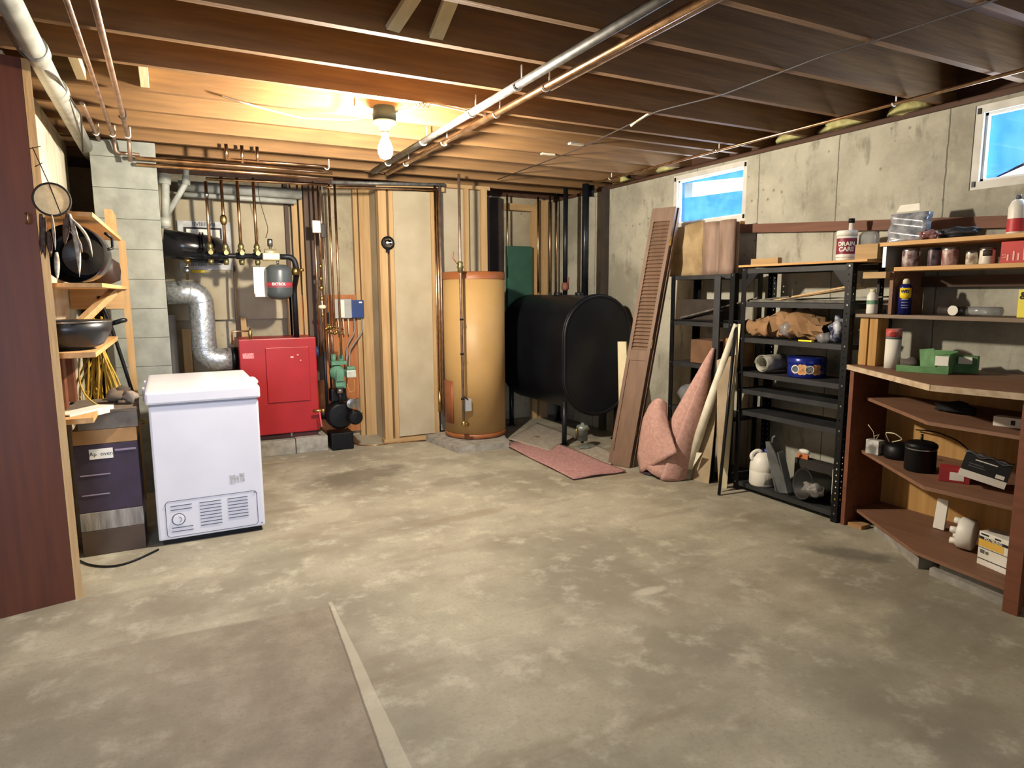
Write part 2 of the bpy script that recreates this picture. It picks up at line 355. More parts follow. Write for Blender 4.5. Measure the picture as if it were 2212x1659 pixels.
# windows
def window(n, q, tank=False):
    FR = mat('window_frame_white', '#d8d6cf', '#c2bfb5', sc=8, rough=.6)
    y0, y1, z0, z1 = q; x0, x1 = WX+.005, WX+.06; t = .042
    r = MB(); r.box(x0, x1, y0, y1, z0, z0+t).box(x0, x1, y0, y1, z1-t, z1).box(x0, x1, y0, y0+t, z0+t, z1-t).box(x0, x1, y1-t, y1, z0+t, z1-t)
    o = r.build('window_%d' % n, FR, kind='structure')
    s = .014
    MB().box(x0+.02, x0+.045, y0+t, y1-t, z0+t, z0+t+s).box(x0+.02, x0+.045, y0+t, y1-t, z1-t-s, z1-t).box(x0+.02, x0+.045, y0+t, y0+t+s, z0+t, z1-t).box(x0+.02, x0+.045, y1-t-s, y1-t, z0+t, z1-t).build('sash', FR, o)
    gm = bpy.data.materials.get('window_glass')
    if not gm:
        gm, N, L, b_ = nodes('window_glass'); gl = N.new('ShaderNodeBsdfGlossy'); gl.inputs['Roughness'].default_value = .02
        tr = N.new('ShaderNodeBsdfTransparent'); mx = N.new('ShaderNodeMixShader'); mx.inputs[0].default_value = .06
        tr.inputs[0].default_value = (.9, .95, 1, 1)
        L.new(tr.outputs[0], mx.inputs[1]); L.new(gl.outputs[0], mx.inputs[2]); L.new(mx.outputs[0], N['Material Output'].inputs[0])
    MB().box(x0+.030, x0+.034, y0+t+s, y1-t-s, z0+t+s, z1-t-s).build('pane', gm, o)
    k = MB()
    for yy in (y0+.02, y1-.02):
        for zz in (z0+.03, z1-.03): k.box(x0-.006, x0, yy-.008, yy+.008, zz-.015, zz+.015)
    k.build('latch', BLKM, o)
window(1, w1); window(2, w2)
# translucent blue plastic covers fixed outside the windows, open along a slit
def translucent():
    M, N, L, b_ = nodes('blue_translucent'); tr = N.new('ShaderNodeBsdfTranslucent'); tr.inputs[0].default_value = lin('#a8d4fa')
    df = N.new('ShaderNodeBsdfDiffuse'); df.inputs[0].default_value = lin('#5aa2e8'); mx = N.new('ShaderNodeMixShader'); mx.inputs[0].default_value = .35
    g = N.new('ShaderNodeNewGeometry'); n_ = noise(N, L, g.outputs['Position'], 7, 4)
    c_ = mixc(N, L, ramp(N, L, n_, .35, .7), lin('#7db0f0'), lin('#a5c8fa')); L.new(c_, tr.inputs[0])
    L.new(tr.outputs[0], mx.inputs[1]); L.new(df.outputs[0], mx.inputs[2]); L.new(mx.outputs[0], N['Material Output'].inputs[0]); return M
BL = translucent(); xc = WX+.10; D_ = (.004, 0, 0)
t = thing('window_cover', 'blue plastic cover with a bright slit outside the far window', 'window cover', (xc, (w1[0]+w1[1])/2, w1[2]))
P_ = lambda px, py: at(px, py, x=xc)
a, b_, c, d = P_(1478, 428), P_(1612, 411), P_(1478, 396), P_(1612, 384)
MB().prism([(xc, w1[0], w1[2]), (xc, w1[1], w1[2]), (xc, w1[1], a.z), (xc, a.y, a.z), (xc, w1[0], b_.z)], D_).build('lower_sheet', BL, t)
MB().prism([(xc, w1[0], d.z), (xc, c.y, c.z), (xc, w1[1], c.z), (xc, w1[1], w1[3]), (xc, w1[0], w1[3])], D_).build('upper_sheet', BL, t)
MB().prism([(xc, a.y, a.z), (xc, w1[1], a.z), (xc, w1[1], c.z), (xc, c.y, c.z)], D_).build('side_sheet', BL, t)
t = thing('window_cover', 'pale blue plastic cover outside the near window at the right edge', 'window cover', (xc, (w2[0]+w2[1])/2, w2[2]))
a, b_, c = P_(2118, 400), P_(2212, 352), P_(2212, 384)  # wedge gap between the sheets stands in for a white reflection
sl = (b_.z-a.z)/(b_.y-a.y)
MB().prism([(xc, w2[0], a.z+sl*(w2[0]-a.y)), (xc, a.y, a.z), (xc, w2[1], a.z), (xc, w2[1], w2[3]), (xc, w2[0], w2[3])], D_).build('upper_sheet', BL, t)
MB().prism([(xc, w2[0], w2[2]), (xc, w2[1], w2[2]), (xc, w2[1], a.z), (xc, a.y, a.z), (xc, w2[0], c.z+.02)], D_).build('lower_sheet', BL, t)
# ---------------------------------------------------------------- joists
ords = ['first', 'second', 'third', 'fourth', 'fifth', 'sixth', 'seventh', 'eighth']
near = [3.59, 3.19, 2.742, 2.315, 1.89, 1.47, 1.05, .63]
far = [4.02, 4.45, 4.87, 5.30, 5.72, 6.13]
for i, y in enumerate(near):
    lab = '%s brown ceiling joist from the light bulb, counting towards the camera' % ords[i]
    MB().box(-3.2, WX+.10, y, y+.038, JZ, JZ+.234).build('ceiling_joist', JOIST, None, lab, 'joist', 'ceiling joists')
for i, y in enumerate(far):
    MB().box(-.9, WX+.10, y, y+.038, JZ, JZ+.234).build('ceiling_joist', JOIST, None, '%s ceiling joist behind the light bulb, counting towards the back wall' % ords[i], 'joist', 'ceiling joists')
MB().box(1.8, WX+.10, 3.80, 3.838, JZ, JZ+.234).build('ceiling_joist', JOIST, None, 'extra half-length ceiling joist right of the copper pipes, level with the light bulb', 'joist', 'ceiling joists')
# cross bridging seen from below
BRG = wood('bridging', '#ded2ae', '#c4b48a', 'y')
for k, (p0, p1, lb) in enumerate([
    (at(840, 78, z=JZ+.01), at(925, 0, z=JZ+.22), 'pale wooden bridging strut between joists, left one of the crossing pair at the top'),
    (at(935, 92, z=JZ+.01), at(1020, 14, z=JZ+.22), 'pale wooden bridging strut between joists, right one of the pair at the top')]):
    p1 = Vector((p0.x+.10*(1-k), 2.355 if k == 0 else 2.355, JZ+.21)); p0 = Vector((p0.x, 2.74, JZ+.02))
    MB().beam(p0, p1, .06, .02).build('bridging_strut', BRG, None, lb, 'strut', 'bridging struts')
for (px, py, lb) in [(312, 172, 'pale blocking board lit by the bulb in the left joist bay'), (178, 160, 'tan blocking board over the two thin copper pipes at the left')]:
    p = at(px, py, z=JZ+.06)
    MB().box(p.x-.02, p.x+.02, 3.63, 4.018, JZ+.012, JZ+.232, .002).build('blocking_board', BRG, None, lb, 'blocking', 'blocking boards')
# ---------------------------------------------------------------- the light bulb
lx, ly = 1.152, 3.76
t = thing('ceiling_lamp', 'bare glowing light bulb in a porcelain holder under a grey ceiling box', 'lamp', (lx, ly, 2.13))
MB().lathe([(.062, 2.375), (.066, 2.40), (.060, 2.455)], (lx, ly, 0), seg=20).build('junction_box', mat('grey_green_box', '#3a4740', '#2d3833', rough=.6), t)
MB().lathe([(.064, 2.368), (.064, 2.378)], (lx, ly, 0)).lathe([(.030, 2.335), (.036, 2.368)], (lx, ly, 0)).build('lamp_holder', WPL, t)
MB().lathe([(.020, 2.30), (.022, 2.335)], (lx, ly, 0)).build('socket', STEEL, t)
BE = mat('bulb_glow', '#ffffff', rough=.5, emit='#fff3df', es=BULB)
MB().lathe([(.004, 2.172), (.028, 2.180), (.040, 2.205), (.041, 2.228), (.034, 2.256), (.020, 2.285), (.018, 2.30)], (lx, ly, 0), seg=16).build('bulb', BE, t)
MB().box(1.0, 1.30, 3.80, 3.83, 2.456, 2.50).build('mounting_strip', STUDX, t)
# ---------------------------------------------------------------- cables
def cable(pts, r, m_, name, lab, cat='cable', group=None, bend=.05, parent=None):
    return MB().tube(pts, r, 6, True, bend).build(name, m_, parent, lab, cat, group)
CAB = mat('white_cable', '#e6dcc0', '#d2c6a4', rough=.5)
cable([at(480, 208, y=4.0), at(560, 232, y=4.0), at(650, 255, y=3.98), at(760, 259, y=3.95), (1.10, 3.80, 2.42)], .005, CAB, 'power_cable', 'thin cream cable drooping from the left to the bulb box')
p = at(868, 240, z=2.45)
cable([(1.20, 3.75, 2.43), (1.30, 3.70, 2.455), at(905, 226, z=2.452), at(930, 222, z=2.45), (1.75, 3.66, 2.45)], .006, CAB, 'power_cable', 'cream cable running right from the bulb box behind the copper pipes')
for k in range(3):
    a = at(912+k*9, 222, z=2.455)
    cable([a, a+Vector((-.02, .0, -.035)), a+Vector((-.04, .01, -.005))], .004, CAB, 'cable_tail', '%s of three loose white cable tails beside the bulb box' % ('leftmost', 'middle', 'rightmost')[k], 'cable', 'white cable tails')
cable([at(1410, 240, z=JZ+.02), at(1385, 256, z=JZ-.01), at(1362, 272, z=JZ-.05)], .007, CAB, 'cable_tail', 'short white cable end sticking down below the right joists', 'cable')
for (px, py, lb) in [(1230, 310, 'white cable scrap tucked under the joists, right one'), (1170, 332, 'white cable scrap tucked under the joists, left one')]:
    a = at(px, py, z=JZ-.01); MB().beam(a, a+Vector((.12, .02, .005)), .03, .012).build('wood_scrap', CAB, None, lb, 'scrap')
WIRE = mat('dark_wire', '#3b3331', rough=.6)
cable([at(1075, 388, z=JZ-.005), at(1250, 322, z=JZ-.005), at(1420, 240, z=JZ-.005), at(1560, 205, z=JZ-.005), at(1780, 120, z=JZ-.005), at(1900, 85, z=JZ-.005), at(2150, 0, z=JZ-.005), at(2300, -60, z=JZ-.005)], .004, WIRE, 'wire', 'long dark wire stapled slantwise under the joists at the right')
for k, dx in enumerate((0, 14, 28)):
    cable([at(755+dx, 348, y=5.9), at(775+dx, 366, y=5.9), at(815+dx, 374, y=5.9)], .006, CAB, 'power_cable', '%s of three cream cables sagging over the pipes left of the bulb' % ('leftmost', 'middle', 'rightmost')[k], 'cable', 'sagging cream cables')
# ---------------------------------------------------------------- overhead pipes running away from the camera
def pipe(pts, r, m_, lab, group=None, bend=0, name='copper_pipe', seg=10):
    return MB().tube(pts, r, seg, True, bend).build(name, m_, None, lab, 'pipe', group)
def hanger(x, y, z, r, lab, m_=WPL, up=.1):
    b = MB(); n = 10
    b.tube([(x+(r+.004)*math.cos(a), y, z+(r+.004)*math.sin(a)) for a in [PI*(1+k/n) for k in range(n+1)]], .004, 6)
    b.tube([(x+r+.004, y, z), (x+r+.004, y, z+up)], .004, 6); b.build('pipe_hook', m_, None, lab, 'hook', 'pipe hooks')
GREYP = mat('old_grey_pipe', '#7d7c78', '#57544f', sc=20, rough=.5, metal=.4)
pipe([(1.60, -.5, 2.43), (1.60, 5.6, 2.43)], .021, GREYP, 'thick grey steel pipe under the joists, left of the copper one', name='steel_pipe')
pipe([(1.725, -.5, 2.425), (1.725, 5.6, 2.425)], .017, COP, 'bright copper pipe under the joists, running beside the grey one')
pipe([(1.785, 1.0, 2.44), (1.785, 3.0, 2.44)], .015, COPD, 'second dull copper pipe alongside the bright overhead copper pipe')
for y, wh in ((2.95, 'nearest of the row'), (3.5, 'second nearest of the row'), (4.3, 'just right of the bulb'), (5.1, 'beyond the bulb')):
    hanger(1.725, y, 2.425, .018, 'white hook holding up the overhead copper pipe, '+wh); hanger(1.60, y+.06, 2.43, .021, 'white hook holding up the overhead grey pipe, '+wh)
xs, zs = 3.62, 1.42+1.07*3.62/3.75
pipe([(xs, -.5, zs-.01), (xs, 5.25, zs-.02), (xs, 5.3, zs)], .010, COP, 'thin copper pipe running under the joists along the right wall')
for (px, py, wh) in [(1932, 212, 'nearest one'), (1550, 315, 'above the far window'), (1318, 382, 'by the far corner')]:
    p = at(px, py, x=xs); hanger(xs, p.y, zs-.012, .012, 'white hook on the thin copper pipe by the right wall, '+wh, up=.07)
pv = [at(28, -60, x=-.395), at(190, 318, x=-.42)]
t = thing('waste_pipe', 'pale grey plastic waste pipe sloping along the left ceiling', 'pipe', (-.4, 4, 2.3))
MB().tube([(-.40, .5, 2.41), (-.41, 5.60, 2.39)], .041, 16).build('pipe_run', PVC, t)
for y in (3.35, 3.95, 4.45): MB().tube([(-.405, y, 2.405), (-.405, y+.10, 2.405)], .048, 16).build('coupling', PVC, t)
cable([(-.455, 1.0, 2.42), (-.46, 2.9, 2.39), (-.45, 3.35, 2.37), (-.36, 3.6, 2.36), (-.37, 3.95, 2.40), (-.34, 4.3, 2.37), (-.42, 5.2, 2.34)], .005, WIRE, 'wire', 'thin dark wire wound loosely round the grey plastic pipe')
pipe([(-.160, .5, 2.44), (-.155, 5.20, 2.44), (-.155, 5.22, 2.30)], .013, COPD, 'dull copper pipe on the left ceiling, right of its twin', bend=.03)
pipe([(-.242, .5, 2.44), (-.240, 5.25, 2.44), (-.240, 5.27, 2.36), (-.1, 5.27, 2.36)], .011, COPD, 'dull copper pipe on the left ceiling, left of its twin', bend=.03)
pipe([(-.335, 4.35, 2.44), (-.330, 5.35, 2.44)], .012, COPD, 'short dull copper pipe beside the grey plastic pipe')
for x, wh in ((-.330, 'leftmost'), (-.240, 'middle'), (-.155, 'rightmost')): hanger(x, 5.08, 2.44, .012, '%s of three white hooks under the left ceiling pipes' % wh)
hanger(-.157, 4.55, 2.44, .014, 'brown hook on the right one of the left ceiling pipes', m_=WIRE)
# fibreglass tufts above the right wall
INS = mat('yellow_fibreglass', '#c9c48a', '#a8a26a', sc=20, rough=1, bump=.6)
for (px, py, s, lb) in [(1335, 372, .8, 'farthest, by the corner pipes'), (1430, 362, .7, 'above the shutter top'), (1700, 310, .7, 'right of the far window'), (1810, 265, 1.1, 'the brightest one, between the two windows'), (1950, 240, .9, 'left of the near window')]:
    p = at(px, py, x=3.93)
    MB().blob((WX+.03, p.y, 2.485), (.06, .16*s, .05), 2, .25, int(px)).build('insulation_tuft', INS, None, 'yellow fibreglass tuft on the right wall top, '+lb, 'insulation', 'fibreglass tufts')
# ---------------------------------------------------------------- left: brown door, shelves and their things
t = tag(bpy.data.objects.new('door_1', None), kind='structure'); C.objects.link(t); t.location = (-.9, 3.5, 0)
A0, A1 = at(163, 1295, z=0), at(0, 1337, z=0); d = (A1-A0).normalized(); n = Vector((d.y, -d.x, 0)); n = n if n.y > 0 else -n
E0 = A0; TOPZ = 2.41
MB().prism([E0, E0+d*1.1, E0+d*1.1+n*.045, E0+n*.045], (0, 0, TOPZ)).build('panel', PANEL, t)
MB().prism([E0+Vector((.001, 0, 0)), E0-d*.032, E0-d*.032+n*.045, E0+n*.045+Vector((.001, 0, 0))], (0, 0, TOPZ)).build('edge_board', wood('door_edge', '#e2bd86', '#b98d58', 'z'), t)
k = at(57, 472, y=3.53)
MB().tube([k+Vector((0, -.01, .02)), k+Vector((.012, -.05, .018)), k+Vector((.012, -.05, -.018)), k+Vector((0, -.01, -.02))], .005, 8, True, .012).build('latch', BRASS, t)
# shelf unit on the left wall
t = thing('wall_shelf', 'rough pine wall shelf of three boards at the left, behind the brown door', 'shelf', (-.4, 4.4, 0))
def board(pts, z0, z1, name, m_, par): return MB().prism([(x, y, z0) for x, y in pts], (0, 0, z1-z0)).build(name, m_, par)
board([(-.545, 3.63), (-.278, 3.63), (-.245, 5.15), (-.545, 5.15)], 1.775, 1.795, 'shelf_board', PINE, t)
board([(-.545, 3.63), (-.265, 3.63), (-.232, 5.22), (-.545, 5.22)], 1.455, 1.475, 'shelf_board', PINE, t)
board([(-.545, 3.63), (-.315, 3.63), (-.300, 4.95), (-.545, 4.95)], 1.13, 1.155, 'shelf_board', PINE, t)
MB().box(-.30, -.26, 4.72, 5.10, 1.795, 1.93).build('end_board', wood('chip', '#c09a6a', '#a37c4e', 'y'), t)
MB().box(-.262, -.222, 5.13, 5.17, .0, 1.775).build('post', STUD, t)
MB().beam((-.30, 4.9, 1.44), (-.52, 4.3, 1.18), .04, .04).build('brace', STUDY, t)
MB().box(-.545, -.25, 5.0, 5.02, 1.33, 1.455).build('cleat', STUDX, t)
for yy, xx in ((3.75, -.51), (4.05, -.50), (4.33, -.49)): MB().box(-.55, xx, yy, yy+.10, .83, 1.13).build('slat', OAKR, t)
# things on the shelf
t = thing('stock_pot', 'black pot lying on its side on the middle left shelf', 'pot', (-.40, 3.95, 1.475))
MB().lathe([(.135, -.02), (.140, 0), (.132, .16), (.10, .22), (.02, .23), (.02, .225), (.095, .21), (.125, .15), (.133, 0)], (-.385, 3.80, 1.615), (.12, 1, 0), seg=28, cap=False).build('body', mat('black_enamel', '#1b1c20', '#101115', rough=.25), t)
MB().tube([(-.25, 3.86, 1.64), (-.225, 3.9, 1.65), (-.225, 3.9, 1.70), (-.25, 3.86, 1.72)], .007, 8, True, .01).build('handle', BLKM, t)
MB().blob((-.33, 4.6, 1.56), (.09, .12, .09), 2, .2, 3).build('leather_bag', mat('dark_brown_leather', '#33211a', '#221510', rough=.6), None, 'small dark brown lump behind the black pot on the shelf', 'bag')
t = thing('roasting_pan', 'large black round roasting pan with a shiny rim on the lowest left shelf', 'pan', (-.43, 3.85, 1.155))
MB().lathe([(.10, 1.157), (.15, 1.18), (.185, 1.24), (.195, 1.29), (.187, 1.29), (.177, 1.24), (.14, 1.19), (.0, 1.175)], (-.445, 3.86, 0), seg=32, sy=1).build('body', mat('black_pan', '#2c2d30', '#1c1d20', rough=.35), t)
MB().tube([(-.445+.193*math.cos(a), 3.86+.193*math.sin(a), 1.292) for a in [2*PI*k/40 for k in range(41)]], .005, 8).build('rim', STEEL, t)
MB().tube([(-.26, 3.90, 1.275), (-.21, 3.91, 1.29), (-.20, 3.94, 1.29)], .012, 8, True).build('handle', BLKM, t)
# dreamcatcher
def hide():
    M, N, L, b_ = nodes('cream_hide'); g = N.new('ShaderNodeNewGeometry'); c_ = mixc(N, L, noise(N, L, g.outputs['Position'], 45), lin('#b5a880'), lin('#ece3c4'))
    tr = N.new('ShaderNodeBsdfTranslucent'); mx = N.new('ShaderNodeMixShader'); mx.inputs[0].default_value = .6
    L.new(c_, b_.inputs['Base Color']); L.new(c_, tr.inputs[0]); L.new(b_.outputs[0], mx.inputs[1]); L.new(tr.outputs[0], mx.inputs[2]); L.new(mx.outputs[0], N['Material Output'].inputs[0]); return M
dc = at(112, 431, y=3.50); R = .068
t = thing('dreamcatcher', 'dreamcatcher with a cream web hoop and long brown feathers hanging by the door edge', 'dreamcatcher', (dc.x, 3.5, dc.z-.3))
MB().tube([(dc.x+R*math.cos(a), 3.50, dc.z+R*math.sin(a)) for a in [2*PI*k/36 for k in range(37)]], .0045, 8).build('hoop', mat('dark_twig', '#4a3f33', '#2c251d', rough=.8), t)
MB().lathe([(.0005, 0), (R*.97, 0)], (dc.x, 3.50, dc.z), (0, 1, 0), 28, False).build('web', hide(), t)
top = at(70, 318, y=3.50)
MB().tube([top, at(105, 395, y=3.5), dc+Vector((.03, -.005, -.07))], .0022, 6).tube([at(64, 321, y=3.5), at(88, 316, y=3.5)], .0018, 6).tube([at(75, 360, y=3.5), at(92, 352, y=3.5)], .0018, 6).build('twig', MATS['dark_twig'], t)
FE1 = mat('brown_feather', '#6b5140', '#3c2c22', sc=40, rough=.8); FE2 = mat('pale_feather', '#cfc3b0', '#8c7c68', sc=40, rough=.8)
def feather(p, q, wd, m_, curve=0.0):
    p, q = Vector(p), Vector(q); a = q-p; s_ = Vector((a.z, 0, -a.x)).normalized()
    def fn(u, v):
        c = p+a*v+s_*curve*math.sin(PI*v); return c+s_*(u-.5)*2*wd*math.sin(PI*min(1, .12+.88*v))**.7+Vector((0, -.012*math.cos((u-.5)*PI), 0))
    MB().grid(fn, 4, 10, .001).build('feather', m_, t)
for (a, q, wd, m_, cv) in [((88, 462), (98, 560), 5, FE1, 0), ((112, 465), (120, 540), 3, FE2, 0), ((122, 545), (124, 605), 5, FE2, 0), ((150, 462), (172, 598), 5, FE2, -.01), ((146, 460), (140, 530), 6, FE1, 0), ((152, 470), (200, 555), 3, FE2, -.02), ((152, 500), (178, 545), 2.5, FE2, -.01), ((95, 470), (90, 550), 6, FE1, 0), ((104, 500), (110, 555), 5, FE1, 0)]:
    feather(at(*a, y=3.49), at(*q, y=3.49), wd*.0022, m_, cv)
# bundle of extension cords hanging under the shelf
b = MB(); rnd = random.Random(4)
CY = 4.7
for k in range(16):
    x0 = rnd.uniform(195, 222); pts = [at(x0, 700+rnd.uniform(-20, 25), y=CY)]
    ex = 190+k*6.5+rnd.uniform(-12, 12); dep = rnd.uniform(-.12, .12)
    pts += [at((x0*2+ex)/3+rnd.uniform(-6, 6), 760, y=CY+dep), at((x0+2*ex)/3+rnd.uniform(-5, 5), 820, y=CY+dep), at(ex, 875+rnd.uniform(-12, 12), y=CY+dep), at(ex-rnd.uniform(10, 26), 885, y=CY+dep), at(ex-25, 830, y=CY-dep), at(x0+5, 740, y=CY-dep)]
    b.tube(pts, .0055, 6, True, .06)
b.build('extension_cord', YEL, None, 'tangled bundle of yellow extension cords hanging under the left shelf', 'cord')
cable([at(172, 770, y=4.2), at(170, 830, y=4.2), at(195, 870, y=4.2), at(250, 888, y=4.2), at(300, 893, y=4.25)], .005, YEL, 'extension_cord', 'single yellow cord looping down from the lowest shelf to the box pile', 'cord', bend=.06)
cable([at(250, 886, y=4.4), at(285, 870, y=4.4), at(285, 845, y=4.4), at(262, 855, y=4.4), at(262, 880, y=4.45), at(318, 915, y=4.5)], .006, YEL, 'extension_cord', 'thick yellow cord loop lying on the box pile beside the freezer', 'cord', bend=.05)
cable([at(212, 640, y=4.98), at(235, 690, y=4.98), at(268, 790, y=4.98), at(290, 860, y=4.98)], .012, BLKM, 'black_hose', 'black hose leaning behind the left shelf post', 'hose')
# pile of boxes between door and freezer
def ybox(px0, px1, py0, py1, y, dy, name, m_, lab, cat='box', group=None, bev=.004, rot=0):
    a, c = at(px0, py1, y=y), at(px1, py0, y=y)
    return MB().box(a.x, c.x, y, y+dy, a.z, c.z, bev).build(name, m_, None, lab, cat, group)
PUR = mat('dark_purple_card', '#3a2b40', '#2a1f2f', sc=8, rough=.7); GRC = mat('grey_card', '#8f8478', '#6d6459', sc=10, rough=.9)
bx0, bx1 = -.50, -.20
def sbox(z0, z1, name, m_, lab, x0=bx0, x1=bx1, y0=4.12, y1=4.42):
    r = thing(name, lab, 'box', ((x0+x1)/2, (y0+y1)/2, z0)); MB().box(x0, x1, y0, y1, z0, z1, .004).build('body', m_, r); return r
sbox(0, .14, 'cardboard_box', mat('dark_card', '#55463b', '#40342b', rough=.9), 'dark brown flattened box at the bottom of the pile by the freezer')
r = sbox(.141, .245, 'file_box', mat('crumpled_grey_paper', '#a09a92', '#6f6a66', sc=6, rough=.9, stretch=(6, 6, 1), bump=.3), 'crumpled pale grey box above the bottom one of the pile')
r = sbox(.246, .62, 'storage_box', PUR, 'dark purple storage box with a white label, middle of the pile')
MB().box(-.43, -.32, 4.116, 4.121, .54, .595).build('label_sticker', PAP, r, label='white paper label')
for q in ((-.31, -.21, .575, .585), (-.48, -.34, .45, .456), (-.48, -.35, .34, .346)): MB().box(q[0], q[1], 4.116, 4.121, q[2], q[3]).build('print', mat('pale_print', '#8a7f92', rough=.8), r)
text_mesh('Ap  oven', .03, on_plane((-.375, 4.114, .567), (1, 0, 0), (0, 0, 1)), 'lettering', BLK, r)
sbox(.621, .70, 'cardboard_box', CARD, 'brown card tray on the dark purple box')
sbox(.701, .79, 'cardboard_box', GRC, 'pale grey worn box, topmost of the pile by the freezer', -.47, -.19)
MB().box(-.53, -.19, 4.05, 4.50, .80, .815).build('plank', mat('old_grey_board', '#75695c', '#54493e', sc=9, rough=.9, stretch=(1, 6, 6)), None, 'grey dusty board lying over the box pile', 'board')
MB(Matrix.Translation((-.42, 3.98, .83))@Euler((0, 0, -.6)).to_matrix().to_4x4()).box(-.045, .045, -.15, .15, 0, .006).box(.045, .05, -.15, .15, -.03, .006).build('trim_strip', WPL, None, 'bright white folded plastic strip lying on the box pile', 'strip')
MB().box(-.54, -.36, 3.75, 4.05, .80, .826).build('wood_board', PINE, None, 'pale small board under the white strip by the door', 'board')
for k, (x, y, s, c1) in enumerate([(-.30, 4.30, .05, '#6a5b4c'), (-.22, 4.22, .04, '#8c8072'), (-.27, 4.42, .05, '#4b4038')]):
    MB().blob((x, y, .855), (s, s, .035), 2, .3, k).build('rag', mat('rag%d' % k, c1, rough=.95), None, ['brown crumpled rag on the dusty board by the cords', 'pale grey crumpled rag beside the freezer corner', 'dark crumpled rag at the back of the dusty board'][k], 'rag')
POWER_CORD = ([at(342, 1187, z=.006), at(290, 1212, z=.006), at(245, 1225, z=.006), at(195, 1222, z=.006), at(165, 1208, z=.006), at(150, 1195, z=.006)])
# ---------------------------------------------------------------- chest freezer
fx0, fx1, fy0, fy1, fz = -.135, .437, 4.10, 5.02, .885
t = thing('chest_freezer', 'white chest freezer standing end-on with a grille at its foot', 'freezer', ((fx0+fx1)/2, 4.55, 0))
MB().box(fx0, fx1, fy0, fy1, .03, .805, .012).build('body', WHT, t)
MB().box(fx0-.012, fx1+.012, fy0-.012, fy1+.01, .815, fz, .012).build('lid', WHT, t)
MB().box(fx0+.01, fx1-.01, fy0+.01, fy1-.01, .803, .817).build('gasket', mat('grey_gasket', '#8e8c92', rough=.7), t)
MB().box(fx0+.02, fx1-.02, fy0+.02, fy1-.02, 0, .032).build('base', BLKM, t)
MB().tube(POWER_CORD, .006, 6, True, .1).build('power_cord', BLKM, t)
MB().box(fx1-.06, fx1+.035, 4.36, 4.56, .862, .888, .012).build('lid_handle', WHT, t)
for yy in (4.45, 4.80): MB().box(fx0-.035, fx0-.01, yy, yy+.05, .79, .87, .004).build('hinge', WHT, t)
g = MB(); y = fy0-.001; gx0, gx1, gz0, gz1 = fx0+.045, fx1-.04, .045, .255
LINE = mat('grille_dark', '#4a4950', rough=.8)
pts = []
for cx, cz, a0 in ((gx1-.02, gz1-.02, 0), (gx0+.02, gz1-.02, 90), (gx0+.02, gz0+.02, 180), (gx1-.02, gz0+.02, 270)):
    for k in range(5):
        a = math.radians(a0+k*22.5); pts.append((cx+.02*math.cos(a), y, cz+.02*math.sin(a)))
g.tube(pts+[pts[0]], .0016, 6); g.build('panel_edge', LINE, t)
g = MB()
for c0, c1 in ((gx0+.175, gx0+.29), (gx0+.325, gx0+.435)):
    for k in range(8 if c0 < .2 else 7): z = gz1-.03-k*.0195; g.box(c0, c1, y-.0015, y+.002, z-.0018, z+.0018)
for z in (gz1-.03, gz1-.052): g.box(gx0+.025, gx0+.135, y-.0015, y+.002, z-.0018, z+.0018)
for z in (gz0+.03, gz0+.052): g.box(gx0+.025, gx0+.135, y-.0015, y+.002, z-.0018, z+.0018)
g.build('vent_slots', LINE, t)
kx, kz = gx0+.062, gz0+.100
MB().tube([(kx+.034*math.cos(a), y, kz+.034*math.sin(a)) for a in [2*PI*k/28 for k in range(29)]], .0018, 6).tube([(kx+.015*math.cos(a), y-.008, kz+.015*math.sin(a)) for a in [-1.3+2.6*k/10 for k in range(11)]], .0015, 6).build('dial_mark', LINE, t)
MB().lathe([(.031, 0), (.028, .008), (0, .008)], (kx, y, kz), (0, -1, 0)).build('dial', WHT, t)
MB().box(.255, .285, y-.0006, y+.001, .315, .365).box(.291, .303, y-.0006, y+.001, .320, .360).box(.309, .335, y-.0006, y+.001, .322, .372).build('old_sticker', mat('worn_sticker', '#9b9893', '#c9c7ca', sc=60, rough=.8, contrast=.4), t)
for sx, sz in ((fx1-.02, .05), (gx0, gz1-.02), (gx1-.01, gz1-.01)): MB().lathe([(.005, 0), (.005, .003)], (sx, y, sz), (0, -1, 0), 10).build('screw', STEEL, t)
# ---------------------------------------------------------------- chimney
t = thing('chimney', 'grey painted block chimney behind the left shelf and freezer', 'chimney', (-.2, 5.9, 0))
for k in range(13):
    z0 = max(0, k*.2032-.10); z1 = min(JZ-.01, k*.2032+.1032)
    if z1 > z0: MB().box(-.392, -.004, 5.30, 6.40, z0+.001, z1-.001, .003).build('block_course', CMU, t)
# ---------------------------------------------------------------- framing at the back
def stud(x0, x1, y0, y1, z0, z1, lab, m_=None, name='wall_stud', group=None): return MB().box(x0, x1, y0, y1, z0, z1, .002).build(name, m_ or STUD, None, lab, 'stud', group)
def sx(px, y, py=700): return at(px, py, y=y).x
stud(sx(784, 6.46), sx(808, 6.46), 6.46, 6.54, 0, 2.42, 'knotty pine stud against the back wall, just left of the wall corner')
stud(sx(772, 6.48), sx(781, 6.48), 6.48, 6.54, 0, 2.42, 'thin pine stud beside the knotty one, right of the control boxes')
stud(sx(825, 6.0), sx(842, 6.0), 6.0, 6.085, .04, 2.37, 'left pine stud of the close pair at the wall corner')
stud(sx(847, 6.0), sx(856, 6.0), 6.0, 6.085, .04, 2.37, 'right pine stud of the close pair at the wall corner')
stud(sx(936, 6.0), sx(945, 6.0), 6.0, 6.085, .04, 2.36, 'thin pine stud behind the copper pipes left of the tan heater')
xs0, xs1 = sx(1022, 6.0, 500), sx(1039, 6.0, 500)
stud(xs1, sx(1052, 6.0, 500), 5.99, 6.03, .05, 2.42, 'pine stud edge right behind the tan heater')
